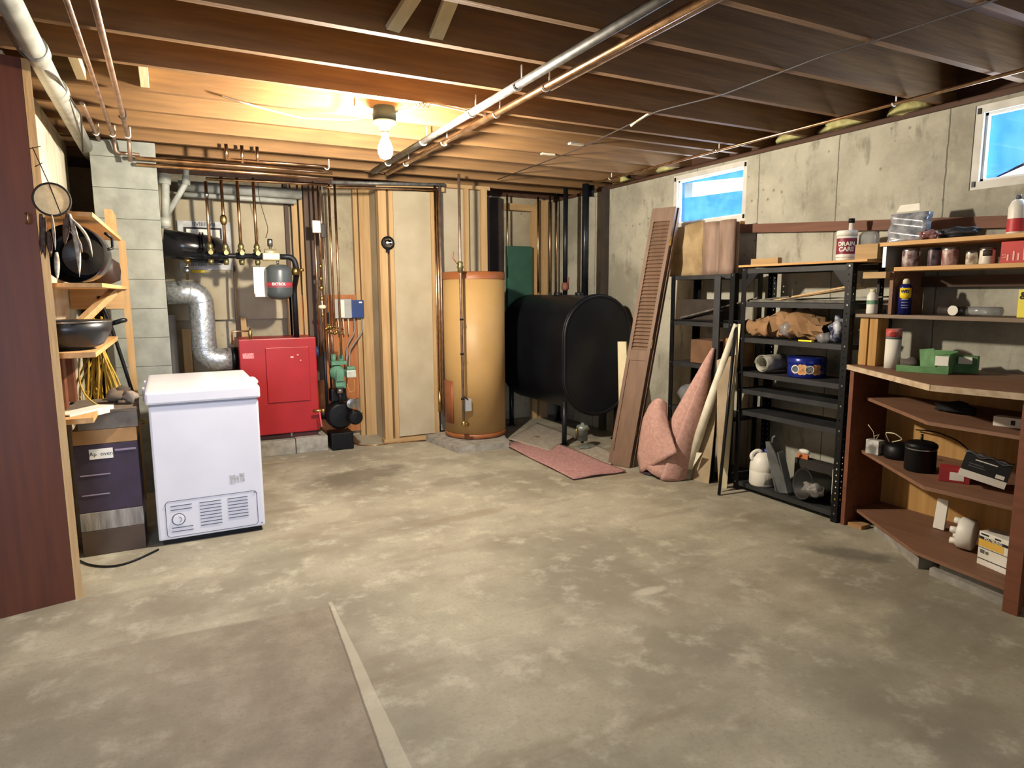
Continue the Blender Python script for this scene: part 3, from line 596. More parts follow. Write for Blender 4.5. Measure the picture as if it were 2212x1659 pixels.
stud(xs0-.06, xs0-.02, 6.05, 6.13, .05, 2.42, 'pine stud left of the dark slot behind the tan heater')
MB().box(sx(822, 6.0), 2.36, 5.995, 6.09, 0, .04).build('floor_plate', STUDX, None, 'pine floor plate under the board wall left of the heater', 'plate')
MB().box(1.74, 2.40, 5.995, 6.09, 2.37, 2.41).build('top_plate', STUDX, None, 'pine top plate over the pair of corner studs', 'plate')
MB().box(1.80, 1.815, 6.09, 6.50, 0, 2.40).build('wall_return', mat('return_board', '#b8ab90', '#a3967b', sc=3, rough=.9), kind='structure')  # beige board, about the same tone as the gypsum
MB().box(2.40, 2.90, 6.04, 6.12, 2.42, 2.455).build('top_plate', STUDX, None, 'pine top plate behind the top of the heater pipe', 'plate')
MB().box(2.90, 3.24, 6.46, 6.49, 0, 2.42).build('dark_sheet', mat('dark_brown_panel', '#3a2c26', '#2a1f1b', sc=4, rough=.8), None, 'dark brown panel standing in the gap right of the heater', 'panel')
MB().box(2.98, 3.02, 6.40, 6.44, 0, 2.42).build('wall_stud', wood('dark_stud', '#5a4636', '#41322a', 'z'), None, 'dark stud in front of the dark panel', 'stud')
MB().box(sx(1093, 6.45, 500), sx(1164, 6.45, 500), 6.44, 6.50, 2.30, 2.37).build('stud_header', STUDX, None, 'pine header over the board behind the green box', 'plate')
stud(sx(1152, 6.42, 500), sx(1163, 6.42, 500), 6.44, 6.50, 0, 2.30, 'narrow pine stud right of the green box')
stud(sx(1168, 6.40, 500), sx(1186, 6.40, 500), 6.42, 6.50, 0, 2.42, 'wide knotty pine stud near the back right corner')
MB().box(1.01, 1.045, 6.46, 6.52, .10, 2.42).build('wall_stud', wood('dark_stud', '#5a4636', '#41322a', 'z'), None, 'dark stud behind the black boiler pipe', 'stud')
stud(sx(632, 6.46, 500), sx(644, 6.46, 500), 6.46, 6.52, .6, 2.42, 'pine stud right of the thick black boiler pipe, left of two')
stud(sx(648, 6.46, 500), sx(657, 6.46, 500), 6.46, 6.52, .6, 2.42, 'pine stud right of the thick black boiler pipe, right of two')
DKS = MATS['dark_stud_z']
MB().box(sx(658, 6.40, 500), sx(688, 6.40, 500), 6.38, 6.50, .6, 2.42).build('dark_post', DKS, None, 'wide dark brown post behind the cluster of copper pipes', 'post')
stud(sx(395, 6.48, 750), sx(414, 6.48, 750), 6.46, 6.52, 0, 1.12, 'short pine stud seen under the board left of the flue elbow')
stud(sx(520, 6.48, 700), sx(532, 6.48, 700), 6.46, 6.52, 0, 1.22, 'short pine stud above the left end of the red boiler')
stud(sx(622, 6.44, 680), sx(632, 6.44, 680), 6.46, 6.52, 0, 1.42, 'short pine stud behind the foot of the thick black pipe')
MB().box(sx(650, 6.50), sx(800, 6.50, 800), 6.505, 6.525, .05, sx(0, 1) and at(700, 637, y=6.5).z).build('plywood_sheet', PLY, None, 'orange plywood panel behind the burner and control boxes', 'panel')
MB().box(sx(365, 6.49), sx(632, 6.49), 6.50, 6.515, at(500, 690, y=6.5).z, 2.3).build('gypsum_sheet', GYP, None, 'large beige board sheet on the wall above the boiler', 'board')
# ---------------------------------------------------------------- boiler
t = thing('boiler_pad', 'pale concrete block pad under the red boiler', 'pad', (.85, 6.25, 0))
MB().box(.42, .93, 6.0, 6.50, 0, .135, .006).build('block', CONC, t); MB().box(.935, 1.215, 6.0, 6.50, 0, .14, .006).build('block', CONC, t)
t = thing('boiler', 'bright red oil boiler on a concrete pad', 'boiler', (.85, 6.27, .14))
BXY = (.515, 1.158, 6.05, 6.48)
MB().box(*BXY, .185, 1.035, .008).build('jacket', RED, t)
MB().box(.53, 1.145, 6.07, 6.46, .14, .19).build('base', mat('dark_red_base', '#45181a', '#2c1012', rough=.8), t)
MB().box(.725, 1.09, 6.034, 6.052, .47, .955, .004).build('access_panel', RED, t)
MB().box(.54, .63, 6.046, 6.05, .87, .915).build('rating_label', mat('pink_label', '#d8545c', '#e89a9c', sc=90, rough=.6, contrast=.3), t, label='pale pink maker label')
MB().box(.93, .955, 6.031, 6.034, .86, .875).box(.985, 1.0, 6.031, 6.034, .88, .89).box(1.01, 1.02, 6.031, 6.034, .83, .84).build('paint_chip', mat('paint_chip', '#e9a6a4', rough=.8), t)
MB().lathe([(.10, 0), (.10, .06)], (.515, 6.25, .86), (-1, 0, 0), 24).build('flue_collar', BLKM, t)
MB().box(.90, .915, 6.05, 6.06, .15, .185).build('foot', STEEL, t)
# flue elbow
fy = 6.20
t = thing('flue_pipe', 'shiny galvanised flue pipe with two elbows between the chimney and the red boiler', 'flue pipe', (.25, fy, .86))
P = [Vector((0, fy, at(380, 632, y=fy).z)), at(425, 632, y=fy)+Vector((.03, 0, 0)), at(452, 768, y=fy)+Vector((.02, 0, 0)), Vector((.46, fy, .86))]
P[1].z = P[0].z; P[2].x = P[1].x; P[2].z = .86
pts = [P[0]]
for i in (1, 2):
    a, b_, c_ = P[i-1], P[i], P[i+1]; d1 = .115
    if i == 2: d1 = min(.115, (c_-b_).length*.95)
    A, B = b_+(a-b_).normalized()*d1, b_+(c_-b_).normalized()*d1
    for k in range(7): u = k/6; pts.append(A*(1-u)**2+b_*2*u*(1-u)+B*u*u)
pts.append(P[3])
MB().tube(pts, .098, 28).build('duct', GALV, t)
for i in (2, 4, 6, 8, 10, 12):
    if i < len(pts)-1:
        d = (pts[i+1]-pts[i-1]).normalized(); MB().tube([pts[i]-d*.006, pts[i], pts[i]+d*.006], [.099, .103, .099], 28, False).build('seam_ring', GALV, t)
# upper black flue
zz = at(400, 527, y=6.15).z
t = thing('black_flue', 'glossy black flue pipe bending from the chimney to the wall above the galvanised one', 'flue pipe', (.2, 6.15, zz-.1))
MB().tube([(.0, 6.15, zz), (at(425, 530, y=6.15).x, 6.15, zz-.03), (at(462, 530, y=6.15).x, 6.25, zz-.035), (at(470, 530, y=6.3).x, 6.48, zz-.04)], .116, 28, True, .09).build('duct', mat('gloss_black', '#1b1a1d', '#111013', rough=.22), t)
for x in (.27, .29): MB().tube([(x, 6.16, zz-.02), (x+.012, 6.16, zz-.02)], .120, 28).build('seam_ring', MATS['gloss_black'], t)
# white plastic vent pipes by the chimney
t = thing('vent_pipe', 'white plastic pipe stack with a slanting branch beside the chimney top', 'pipe', (.06, 5.95, 1.8))
v = lambda px, py: at(px, py, y=5.95)
MB().tube([v(357, 375), v(357, 493)], .030, 16).build('pipe_run', PVC, t)
MB().tube([v(402, 360), v(402, 395), v(362, 462)], .022, 14, True, .03).build('branch', PVC, t)
MB().tube([v(357, 470), v(357, 490)], .040, 16).build('coupling', PVC, t); MB().tube([v(402, 380), v(402, 400)], .030, 16).build('coupling', PVC, t)
MB().tube([v(355, 376), v(355, 398)], .046, 16).build('coupling', PVC, t)
MB().tube([(sx(385, 6.40, 405), 6.40, at(400, 402, y=6.4).z), (sx(650, 6.40, 410), 6.40, at(400, 402, y=6.4).z-.01)], .045, 16).build('waste_pipe', PVC, None, 'grey horizontal drain pipe high on the wall behind the boiler risers', 'pipe')
MB().tube([(sx(385, 6.32, 415), 6.34, at(400, 420, y=6.34).z), (sx(640, 6.32, 415), 6.34, at(400, 420, y=6.34).z-.01)], .022, 14).build('waste_pipe', PVC, None, 'thinner grey pipe just under the horizontal drain pipe', 'pipe')
MB().tube([(sx(366, 6.42), 6.42, 0), (sx(366, 6.42), 6.42, at(370, 680, y=6.42).z)], .05, 16).build('floor_pipe', mat('dark_grey_pipe', '#4b4a4c', '#353436', rough=.6), None, 'dark grey upright pipe stub between the chimney and the flue elbow', 'pipe')
# notices
t = thing('wall_notice', 'white printed notices in a black edged frame on the wall behind the risers', 'notice', (.45, 6.49, 1.6))
MB().box(sx(385, 6.49, 520), sx(500, 6.49, 520), 6.482, 6.495, at(0, 578, y=6.49).z, at(450, 479, y=6.49).z).build('board', mat('grey_poster', '#c9c9c6', '#a9a9a8', sc=20), t)
MB().box(sx(398, 6.48, 520), sx(480, 6.48, 520), 6.478, 6.482, at(440, 564, y=6.48).z, at(450, 492, y=6.48).z).build('black_frame', BLK, t)
MB().box(sx(404, 6.47, 520), sx(476, 6.47, 520), 6.474, 6.478, at(440, 560, y=6.48).z, at(450, 496, y=6.48).z).build('sheet', PAP, t)
zt = at(440, 485, y=6.48).z
text_mesh('IIVIIIIIIVII', .05, on_plane((sx(440, 6.48, 485), 6.479, zt), (1, 0, 0), (0, 0, 1)), 'lettering', BLK, t)
text_mesh('IIIIIIIIII', .05, on_plane((sx(430, 6.48, 572), 6.479, at(440, 571, y=6.48).z), (1, 0, 0), (0, 0, 1)), 'lettering', BLK, t)
MB().box(sx(414, 6.49, 583), sx(442, 6.49, 583), 6.488, 6.495, at(0, 586, y=6.49).z, at(0, 579, y=6.49).z).build('yellow_label', mat('yellow_label', '#e8c832', rough=.7), None, 'small yellow label on the wall under the notices', 'label')
# manifold with four risers
my = 5.90; mz = at(520, 553, y=my).z
t = thing('heating_manifold', 'black iron heating manifold over the boiler with four copper risers', 'manifold', (.7, my, mz))
IRON = mat('black_iron', '#22242a', '#14151a', sc=20, rough=.5, metal=.4)
MB().tube([(sx(412, my, 553), my, mz), (sx(562, my, 553), my, mz)], .020, 14).build('header', IRON, t)
for px in (446, 482, 520, 556): MB().tube([(sx(px, my, 553)-.035, my, mz), (sx(px, my, 553)+.035, my, mz)], .028, 14).build('tee', IRON, t)
MB().tube([(sx(603, my, 553), my, mz), (sx(634, my, 553), my, mz), (sx(636, my, 560)+.02, my, mz-.12), (sx(640, my)+.03, 6.10, mz-.26), (sx(640, my)+.035, 6.12, 1.035)], .023, 14, True, .05).build('supply_pipe', IRON, t)
MB().lathe([(.030, -.03), (.034, 0), (.030, .03)], (sx(637, my, 580)+.005, my, at(0, 580, y=my).z), (0, 0, 1), 14).tube([(sx(640, my, 580), my-.02, mz-.11), (sx(652, my, 580), my-.06, mz-.11)], .012, 10).build('valve', BRASS, t)
MB().box(sx(566, my, 553), sx(604, my, 553), my-.03, my+.03, mz-.035, mz+.03, .012).tube([(sx(572, my, 553), my, mz+.035), (sx(598, my, 553), my, mz+.035)], .028, 14).build('air_scoop', mat('pale_bronze', '#d6c9a6', '#a8976a', sc=12, rough=.4, metal=.5), t)
MB().lathe([(.010, .05), (.012, .08), (.022, .085), (.022, .135), (.016, .145)], (sx(584, my, 540), my, mz), (0, 0, 1), 16).build('air_vent', STEEL, t)
for i, (px, pt) in enumerate([(446, 392), (479, 383), (513, 385), (547, 385)]):
    x0 = sx(px+8, my, 545); z1 = at(px, pt, y=my).z
    r = MB().tube([(x0, my-.01, mz+.02), (x0, my-.01, z1)], .0125, 12).build('riser', COP, t)
    MB().lathe([(.014, .02), (.030, .035), (.030, .05), (.020, .06), (.026, .075), (.016, .10)], (x0, my-.01, mz), (0, 0, 1), 14).build('flange', mat('aged_brass', '#8f8458', '#5d573c', sc=25, rough=.4, metal=.8), r)
    MB().lathe([(.016, -.075), (.022, -.055), (.022, -.03)], (x0, my-.01, mz), (0, 0, 1), 12).lathe([(.010, 0), (.010, .045), (.018, .05), (.018, .06)], (x0, my-.02, mz+.02), (0, -1, 0), 10).build('drain_valve', MATS['aged_brass'], r)
    if i == 1: MB().lathe([(.014, 0), (.024, .015), (.028, .04), (.024, .065), (.014, .08)], (x0, my-.01, at(0, 458, y=my).z-.03), (0, 0, 1), 14).build('check_valve', BRASS, r)
    if i == 0: MB().lathe([(.016, 0), (.018, .02), (.016, .04)], (x0, my-.01, at(0, 402, y=my).z), (0, 0, 1), 12).build('coupling', STEEL, r)
# expansion tank
ex = sx(601, my-.02, 610); ez0, ez1 = at(0, 650, y=my-.02).z, at(0, 570, y=my-.02).z
ex = (sx(573, my, 610)+sx(631, my, 610))/2; er = (sx(631, my, 610)-sx(573, my, 610))/2; ez0 = at(600, 648, y=my).z; ez1 = at(600, 571, y=my).z
t = thing('expansion_tank', 'dark grey expansion tank with a red and white band hanging under the manifold', 'tank', (ex, my, ez0))
ETM = mat('tank_grey', '#4c5254', '#3f4547', sc=4, rough=.35)
MB().lathe([(.0, ez0), (er*.7, ez0+.012), (er*.96, ez0+.04), (er, ez0+.07), (er, ez1-.06), (er*.93, ez1-.03), (er*.6, ez1-.005), (0.0, ez1)], (ex, my, 0), seg=36, cap=False).build('shell', ETM, t)
MB().lathe([(er+.0012, ez0+.105), (er+.0012, ez0+.112)], (ex, my, 0), seg=36, cap=False).lathe([(er+.0012, ez0+.118), (er+.0012, ez0+.145)], (ex, my, 0), seg=36, cap=False).build('band', mat('band_red', '#c23a48', '#a82c38', rough=.5), t)
ph = facing(ex, my)
text_mesh('EXTROL', .03, on_cyl((ex, my), er+.003, ph, ez0+.131), 'lettering', PAP, t, bold=.001)
MB().lathe([(.009, ez1-.005), (.011, mz-.03)], (ex, my, 0), seg=12).build('stem', STEEL, t)
tg = MB(Matrix.Translation(at(562, 576, y=5.92)+Vector((0, 0, -.115)))@Euler((0, 0, .1)).to_matrix().to_4x4())
tg.box(-.058, .058, 0, .002, -.11, .11, 0).box(-.05, .068, .003, .005, -.135, -.10)
tt = thing('paper_tag', 'white paper tag hanging from the manifold in front of the grey tank', 'tag', at(562, 632, y=5.92)); tg.build('card', PAP, tt)
MB().tube([at(561, 580, y=5.915), at(559, 562, y=6.0)], .0015, 5).build('string', BLK, tt)
# hanging wire
cable([at(556, 385, y=6.2), at(560, 430, y=6.2), at(572, 470, y=6.2), at(580, 495, y=6.2), at(574, 514, y=6.2)], .003, WIRE, 'wire', 'thin loose wire hanging to the right of the risers')
# thin black and copper pipes around the boiler top
MB().tube([at(506, 573, y=6.3), at(508, 640, y=6.3), Vector((sx(513, 6.3, 720), 6.3, 1.03))], .010, 10).build('gas_pipe', MATS['dark_stud_z'], None, 'thin dark pipe dropping to the left end of the boiler top', 'pipe')
t = thing('relief_valve', 'copper relief pipe and brass valve on the boiler top, left end', 'valve', (.58, 6.1, 1.035))
q = lambda px, py: at(px, py, y=6.03)
MB().tube([q(502, 745)+Vector((0, 0, 0)), q(501, 716), q(538, 715)], .008, 10, True, .01).build('pipe_run', COP, t)
MB().lathe([(.010, 1.03), (.014, 1.06), (.018, 1.075), (.013, 1.10), (.006, 1.13)], (q(541, 720).x, 6.06, 0), seg=12).build('valve', BRASS, t)
# gauge connections at left of manifold
t = thing('fill_valve', 'brass and steel fill valve below the black flue, left of the manifold', 'valve', (.25, 5.98, 1.4))
q = lambda px, py: at(px, py, y=5.98)
MB().tube([q(405, 558), q(405, 605)], .009, 10).build('stem', BRASS, t)
MB().lathe([(.022, 0), (.028, .02), (.022, .04)], q(405, 563)-Vector((0, 0, .02)), seg=14).build('valve', BRASS, t)
MB().lathe([(.02, 0), (.026, .015), (.02, .05)], q(404, 590), seg=12).tube([q(392, 577), q(412, 575)], .01, 8).build('valve', STEEL, t)
MB().tube([q(410, 563), q(485, 566)], .012, 10).build('tail_pipe', IRON, t)
# ---------------------------------------------------------------- horizontal copper runs over the boiler
hy = 5.22
def hz(px, py, y=hy): p = at(px, py, y=y); return p
pipe([hz(292, 341), hz(718, 374)], .013, COP, 'copper pipe running right from the left ceiling pipes, upper of the long pair')
pipe([hz(294, 352)+Vector((0, .05, 0)), hz(722, 384)+Vector((0, .05, 0))], .013, COP, 'copper pipe running right from the left ceiling pipes, lower of the long pair')
pipe([hz(488, 344), hz(708, 360)], .012, COP, 'short copper pipe above the long pair, ending left of the bulb')
pipe([at(444, 386, y=5.89), at(708, 399, y=5.89)], .013, COP, 'copper pipe along the tops of the four risers')
for (px, py0, py1, lb) in [(490, 296, 345, 'left'), (524, 326, 352, 'middle'), (557, 331, 352, 'right')]:
    pipe([Vector((at(px, py1, y=5.22).x, 5.22, JZ+.01)), at(px, py1, y=5.22)], .012, COP, 'short upright copper stub on the horizontal pipes over the risers, %s one' % lb, 'copper stubs')
hanger(hz(706, 361).x, hy, hz(706, 361).z, .013, 'white hook at the end of the short copper pipe left of the bulb', up=.06)
# verticals near the burner: pixel column, top, bottom, depth
for (px0, py0, px1, py1, y, r, m_, lb) in [
    (712, 398, 720, 705, 5.9, .011, COP, 'tall copper pipe left of its twin, down to the control wiring'),
    (727, 398, 733, 768, 5.88, .011, COP, 'tall copper pipe right of its twin, down to the green valve'),
    (677, 392, 690, 770, 6.15, .008, COP, 'thin copper pipe next to the dark post, left'),
    (681, 400, 700, 600, 6.1, .009, COP, 'thin copper pipe leading to the brass valve chain'),
    (700, 420, 706, 760, 6.2, .010, COPD, 'dull copper pipe left of the tall pair'),
    (693, 400, 697, 560, 6.22, .010, COPD, 'short dull copper pipe behind the valve chain'),
    (940, 400, 947, 890, 5.93, .010, COP, 'tall copper pipe beside the heater, left of three'),
    (946, 412, 951, 880, 5.90, .011, COP, 'tall copper pipe beside the heater, middle of three'),
    (951, 400, 957, 900, 5.95, .012, COPD, 'tall dark pipe beside the heater, right of three'),
    (1096, 420, 1096, 600, 6.38, .010, COP, 'copper pipe left of the green box'),
    (1162, 425, 1163, 632, 6.36, .011, COP, 'copper pipe on the stud right of the green box'),
    (1189, 420, 1187, 632, 6.36, .011, COP, 'copper pipe left of the pair in the far corner'),
    (1203, 420, 1201, 632, 6.36, .011, COP, 'copper pipe right of the pair in the far corner')]:
    a, c = at(px0, py0, y=y), at(px1, py1, y=y); x = (a.x+c.x)/2
    pipe([(x, y, a.z), (x, y, c.z)], r, m_, lb, 'upright copper pipes')
pipe([at(706, 405, y=5.9), at(722, 404, y=5.9), at(945, 409, y=5.9)], .012, COP, 'upper copper pipe running right to the heater pipes')
pipe([at(715, 399, y=5.95)+Vector((0, 0, .02)), at(960, 404, y=5.95)+Vector((0, 0, .02))], .016, GREYP, 'grey steel pipe over the copper one, running right to the heater pipes', name='steel_pipe')
# black fuel pipes over the tank
for (px, pt, pb, y, r, lb) in [(1222, 388, 628, 5.75, .024, 'black fill pipe with a red whistle rising from the oil tank, the thinner'), (1265, 370, 630, 5.45, .034, 'thick glossy black vent pipe rising from the oil tank')]:
    a, c = at(px+2, pt, y=y), at(px-3, pb, y=y); x = (a.x+c.x)/2
    pipe([(x, y, 1.39), (x, y, 2.45)], r, BLKP, lb, name='black_pipe', seg=18)
    if r < .03: MB().lathe([(.026, 1.44), (.040, 1.46), (.036, 1.50), (.026, 1.52)], (x-.005, y-.01, 0), seg=12).tube([(x+.02, y-.03, 1.50), (x+.02, y-.035, 1.57)], .006, 6).build('vent_whistle', mat('dull_red', '#8c5546', '#6d3f34', rough=.6), None, 'dull red whistle fitting at the foot of the thinner black pipe', 'fitting')
a = at(1272, 395, y=5.5); MB().tube([(a.x+.03, 5.5, a.z-.13), (a.x+.03, 5.5, 2.45)], .030, 14).build('black_pipe', BLKP, None, 'short black pipe end behind the top of the thick vent pipe', 'pipe')
a = at(1309, 500, x=3.935); MB().box(3.90, 3.949, a.y-.035, a.y+.035, .0, 2.44).build('wall_strip', mat('dark_strip', '#433b35', '#332c27', rough=.7), None, 'dark brown upright strip on the right wall behind the oil tank', 'strip')
# valve chain on the pipes right of the boiler
t = thing('valve_chain', 'chain of brass valves on a copper pipe right of the boiler', 'valve', (1.22, 6.0, 1.2))
vx = sx(695, 6.02, 640)
for (py, r) in [(575, .014), (602, .016), (622, .024), (645, .018), (663, .034), (680, .014)]:
    p = at(693, py, y=6.02); MB().lathe([(r*.6, -.018), (r, -.008), (r, .008), (r*.6, .018)], (vx, 6.02, p.z), seg=14).build('valve_body', BRASS if py != 663 else mat('cream_valve', '#dccfae', rough=.5), t)
MB().tube([(vx, 6.02, at(0, 580, y=6.02).z), (vx, 6.02, at(700, 760, y=6.02).z)], .009, 10).build('pipe_run', COP, t)
t = thing('backflow_valve', 'small white and dark valve body between the thin upright pipes', 'valve', at(683, 495, y=6.05)); q = at(683, 488, y=6.05)
MB().box(q.x-.035, q.x+.035, 6.03, 6.07, q.z-.06, q.z+.045, .006).build('body', WPL, t); MB().box(q.x+.036, q.x+.075, 6.03, 6.07, q.z-.10, q.z+.02, .006).build('cap', MATS['dark_brown_leather'], t)
# pump and green circulator above the burner
GC = mat('pump_green', '#5d8a70', '#3f6a52', sc=10, rough=.5)
pz = lambda py: at(735, py, y=5.92).z
gx = at(733, 810, y=5.95).x
t = thing('circulator_pump', 'green cast circulator pump under the tall copper pipes', 'pump', (gx, 5.95, pz(870)))
MB().lathe([(.022, pz(765)), (.022, pz(785))], (gx-.045, 5.95, 0), seg=14).build('port', GC, t); MB().lathe([(.022, pz(768)), (.022, pz(785))], (gx+.02, 5.95, 0), seg=14).build('port', GC, t)
MB().box(gx-.075, gx+.06, 5.90, 6.0, pz(788), pz(780), .004).build('flange', GC, t)
MB().lathe([(.02, -.07), (.062, -.05), (.070, 0), (.062, .05), (.02, .07)], (gx-.02, 5.95, pz(805)), (0, -1, 0), 20).build('body', GC, t)
MB().box(gx-.05, gx+.03, 5.88, 5.98, pz(835), pz(800), .012).build('volute', GC, t)
MB().box(gx-.035, gx+.045, 5.90, 6.0, pz(838), pz(826), .004).build('flange', GC, t)
MB().box(gx-.045, gx+.02, 5.86, 5.88, pz(822), pz(796), .006).build('cover', GC, t)
MB().lathe([(.03, pz(850)), (.024, pz(838))], (gx, 5.95, 0), seg=14).build('union', STEEL, t)
t = thing('zone_valve', 'pale zone valve head sticking out right of the green pump', 'valve', (gx+.12, 5.93, pz(818)))
MB().box(gx+.05, gx+.135, 5.87, 5.97, pz(816), pz(800), .008).build('head', mat('zinc', '#cfd2c4', '#a6aa98', sc=15, rough=.4, metal=.4), t)
MB().box(gx+.055, gx+.13, 5.88, 5.96, pz(800), pz(792), .01).build('cap', GC, t)
MB().tube([(gx+.12, 5.9, pz(818)), (gx+.125, 5.9, pz(845)), (gx+.08, 5.92, pz(850)), (gx+.06, 5.93, pz(830))], .004, 6, True, .03).build('wire_loop', mat('orange_wire', '#b07a3a', rough=.5), t)
# burner
t = thing('oil_burner', 'black oil burner with a motor on the right side of the red boiler', 'burner', (1.35, 6.05, .14))
bz = lambda py: at(720, py, y=5.95).z
MB().lathe([(.05, 0), (.05, .12)], (1.158, 6.12, bz(900)), (1, 0, 0), 18).build('air_tube', BLKM, t)
MB().lathe([(.03, -.10), (.115, -.085), (.125, -.03), (.125, .05), (.10, .075), (.03, .08)], (1.33, 6.02, bz(900)), (0, -1, 0), 26).build('fan_housing', BLKM, t)
MB().lathe([(.062, 0), (.066, .02), (.066, .09), (.05, .11), (.0, .115)], (1.44, 5.94, bz(902)), (0, -1, 0), 22).build('motor', BLKM, t)
MB().box(1.26, 1.40, 5.98, 6.10, bz(870), bz(842), .015).build('ignition_box', BLKM, t)
MB().box(1.24, 1.44, 5.95, 6.15, .0, .16, .01).build('support', BLKM, t)
MB().lathe([(.045, 0), (.045, .03), (.02, .035)], (1.415, 5.90, bz(872)), (0, -1, 0), 18).build('fuel_pump', STEEL, t)
MB().prism([(1.42, 5.90, bz(868)), (1.49, 5.90, bz(862)), (1.50, 5.90, bz(898)), (1.46, 5.90, bz(880))], (0, .02, 0)).build('bracket', STEEL, t)
MB().tube([(1.46, 5.90, bz(898)), (1.52, 5.90, bz(896))], .006, 8).build('fitting', BRASS, t)
MB().tube([(1.31, 6.0, pz(850)), (gx, 5.95, pz(850)), (gx, 5.95, bz(872))], .016, 12, True, .02).build('feed_pipe', IRON, t)
t = thing('drain_valve', 'brass drain valve with a red lever at the lower right of the boiler', 'valve', (1.17, 5.97, .30))
MB().tube([at(676, 888, y=5.97), at(702, 886, y=5.97)], .013, 12).build('body', BRASS, t); MB().lathe([(.016, -.02), (.02, 0), (.016, .02)], at(698, 887, y=5.96), (0, 0, 1), 12).build('collar', BRASS, t)
MB().beam(at(690, 888, y=5.93), at(695, 922, y=5.93), .014, .006, (0, 1, 0)).build('lever', mat('red_grip', '#d4545c', '#bc3c46', rough=.5), t, label='red plastic coated lever')
for (x, wd, z0, z1, lb) in [(1.245, .028, .30, 1.0, 'left'), (1.29, .018, .55, 1.25, 'right')]:
    MB().tube([(x, 6.12, z0), (x, 6.12, z1)], wd/2, 10).build('iron_pipe', IRON, None, 'dark iron pipe between the boiler and the pump, %s one' % lb, 'pipe')
MB().lathe([(.05, 0), (.05, .03)], (1.162, 6.15, bz(762)), (1, 0, 0), 16).build('aquastat', mat('navy_plastic', '#24365c', '#1b2a4a', rough=.5), None, 'dark navy control knob on the upper right side of the boiler', 'control')
# control boxes
t = thing('relay_box', 'grey relay box with a white label behind the tall copper pipes', 'control box', at(740, 690, y=6.44))
a, c = at(722, 688, y=6.42), at(759, 646, y=6.42); MB().box(a.x, c.x, 6.42, 6.50, a.z, c.z, .006).build('case', mat('grey_enamel', '#a9aaa8', '#969795', rough=.45), t)
MB().box(a.x+.06, a.x+.10, 6.415, 6.42, a.z+.01, c.z-.01).build('label_plate', PAP, t, label='white label strip')
for k in range(3): MB().tube([(a.x+.04+k*.05, 6.45, a.z), (a.x+.05+k*.045, 6.44, a.z-.16)], .006, 6).build('cable_tail', CAB, t)
t = thing('blue_control_box', 'blue control box right of the grey relay box', 'control box', at(774, 690, y=6.44))
a, c = at(760, 687, y=6.42), at(786, 648, y=6.42); MB().box(a.x, c.x, 6.42, 6.50, a.z, c.z, .006).build('case', mat('control_blue', '#223f7a', '#1a3263', rough=.45), t)
MB().box(c.x-.05, c.x-.02, 6.415, 6.42, c.z-.03, c.z-.015).build('label_plate', PAP, t)
cable([(a.x+.03, 6.45, a.z), (a.x+.03, 6.44, a.z-.14), (a.x-.06, 6.40, a.z-.26), (1.46, 6.2, .80)], .007, mat('grey_flex', '#8d8a85', rough=.5), 'flexible_conduit', 'grey flexible conduit curving down left from the blue box, inner one', 'cable', 'conduits')
cable([(c.x-.02, 6.45, a.z), (c.x-.02, 6.44, a.z-.14), (a.x-.04, 6.38, a.z-.30), (1.47, 6.15, .72)], .008, MATS['grey_flex'], 'flexible_conduit', 'grey flexible conduit curving down left from the blue box, outer one', 'cable', 'conduits')
b = MB(); rnd = random.Random(9)
t = thing('valve_cluster', 'cluster of small brass fittings where the tall copper pipes meet below the control boxes', 'valves', at(715, 720, y=5.98))
for k in range(9):
    p = at(703+rnd.uniform(0, 40), 702+rnd.uniform(0, 20), y=5.97)
    MB().lathe([(.010, -.015), (.017, 0), (.010, .015)], p, (rnd.uniform(-1, 1), rnd.uniform(-1, 0), rnd.uniform(-1, 1)), 10).build('fitting', BRASS, t)
MB().tube([at(705, 700, y=5.99), at(742, 712, y=5.99)], .008, 8).tube([at(706, 718, y=5.99), at(742, 718, y=5.99)], .008, 8).build('link_pipe', COP, t)
for (px, pt, pb) in ((709, 712, 790), (716, 712, 770)): pipe([at(px, pt, y=6.0), at(px+3, pb, y=6.0)], .008, COPD, 'copper pipe dropping from the fittings cluster, %s one' % ('left' if px < 712 else 'right'), 'cluster drops')
cable([at(750, 922, y=6.1), at(757, 948, z=.008), at(775, 962, z=.006), at(815, 962, z=.006), at(845, 957, z=.006), at(925, 951, z=.006)], .006, COP, 'oil_line', 'thin copper oil line running along the floor from the burner', 'pipe', bend=.06)
# round dial on the corner studs
p = at(838, 525, y=5.99)
t = thing('round_alarm', 'round black and chrome fixture on the pair of corner studs', 'fixture', (p.x, 5.98, p.z-.06))
MB().lathe([(.062, 0), (.062, .012), (.048, .02), (.044, .02)], (p.x, 5.998, p.z), (0, -1, 0), 28).build('base', BLKM, t)
MB().lathe([(.042, .015), (.040, .03), (.026, .05), (.0, .058)], (p.x, 5.998, p.z), (0, -1, 0), 24, False).build('lens', mat('chrome', '#d8dce4', '#9aa0aa', sc=30, rough=.12, metal=1), t)
MB().box(p.x-.02, p.x+.01, 5.985, 5.999, p.z-.085, p.z-.055).build('tab', BLKM, t)
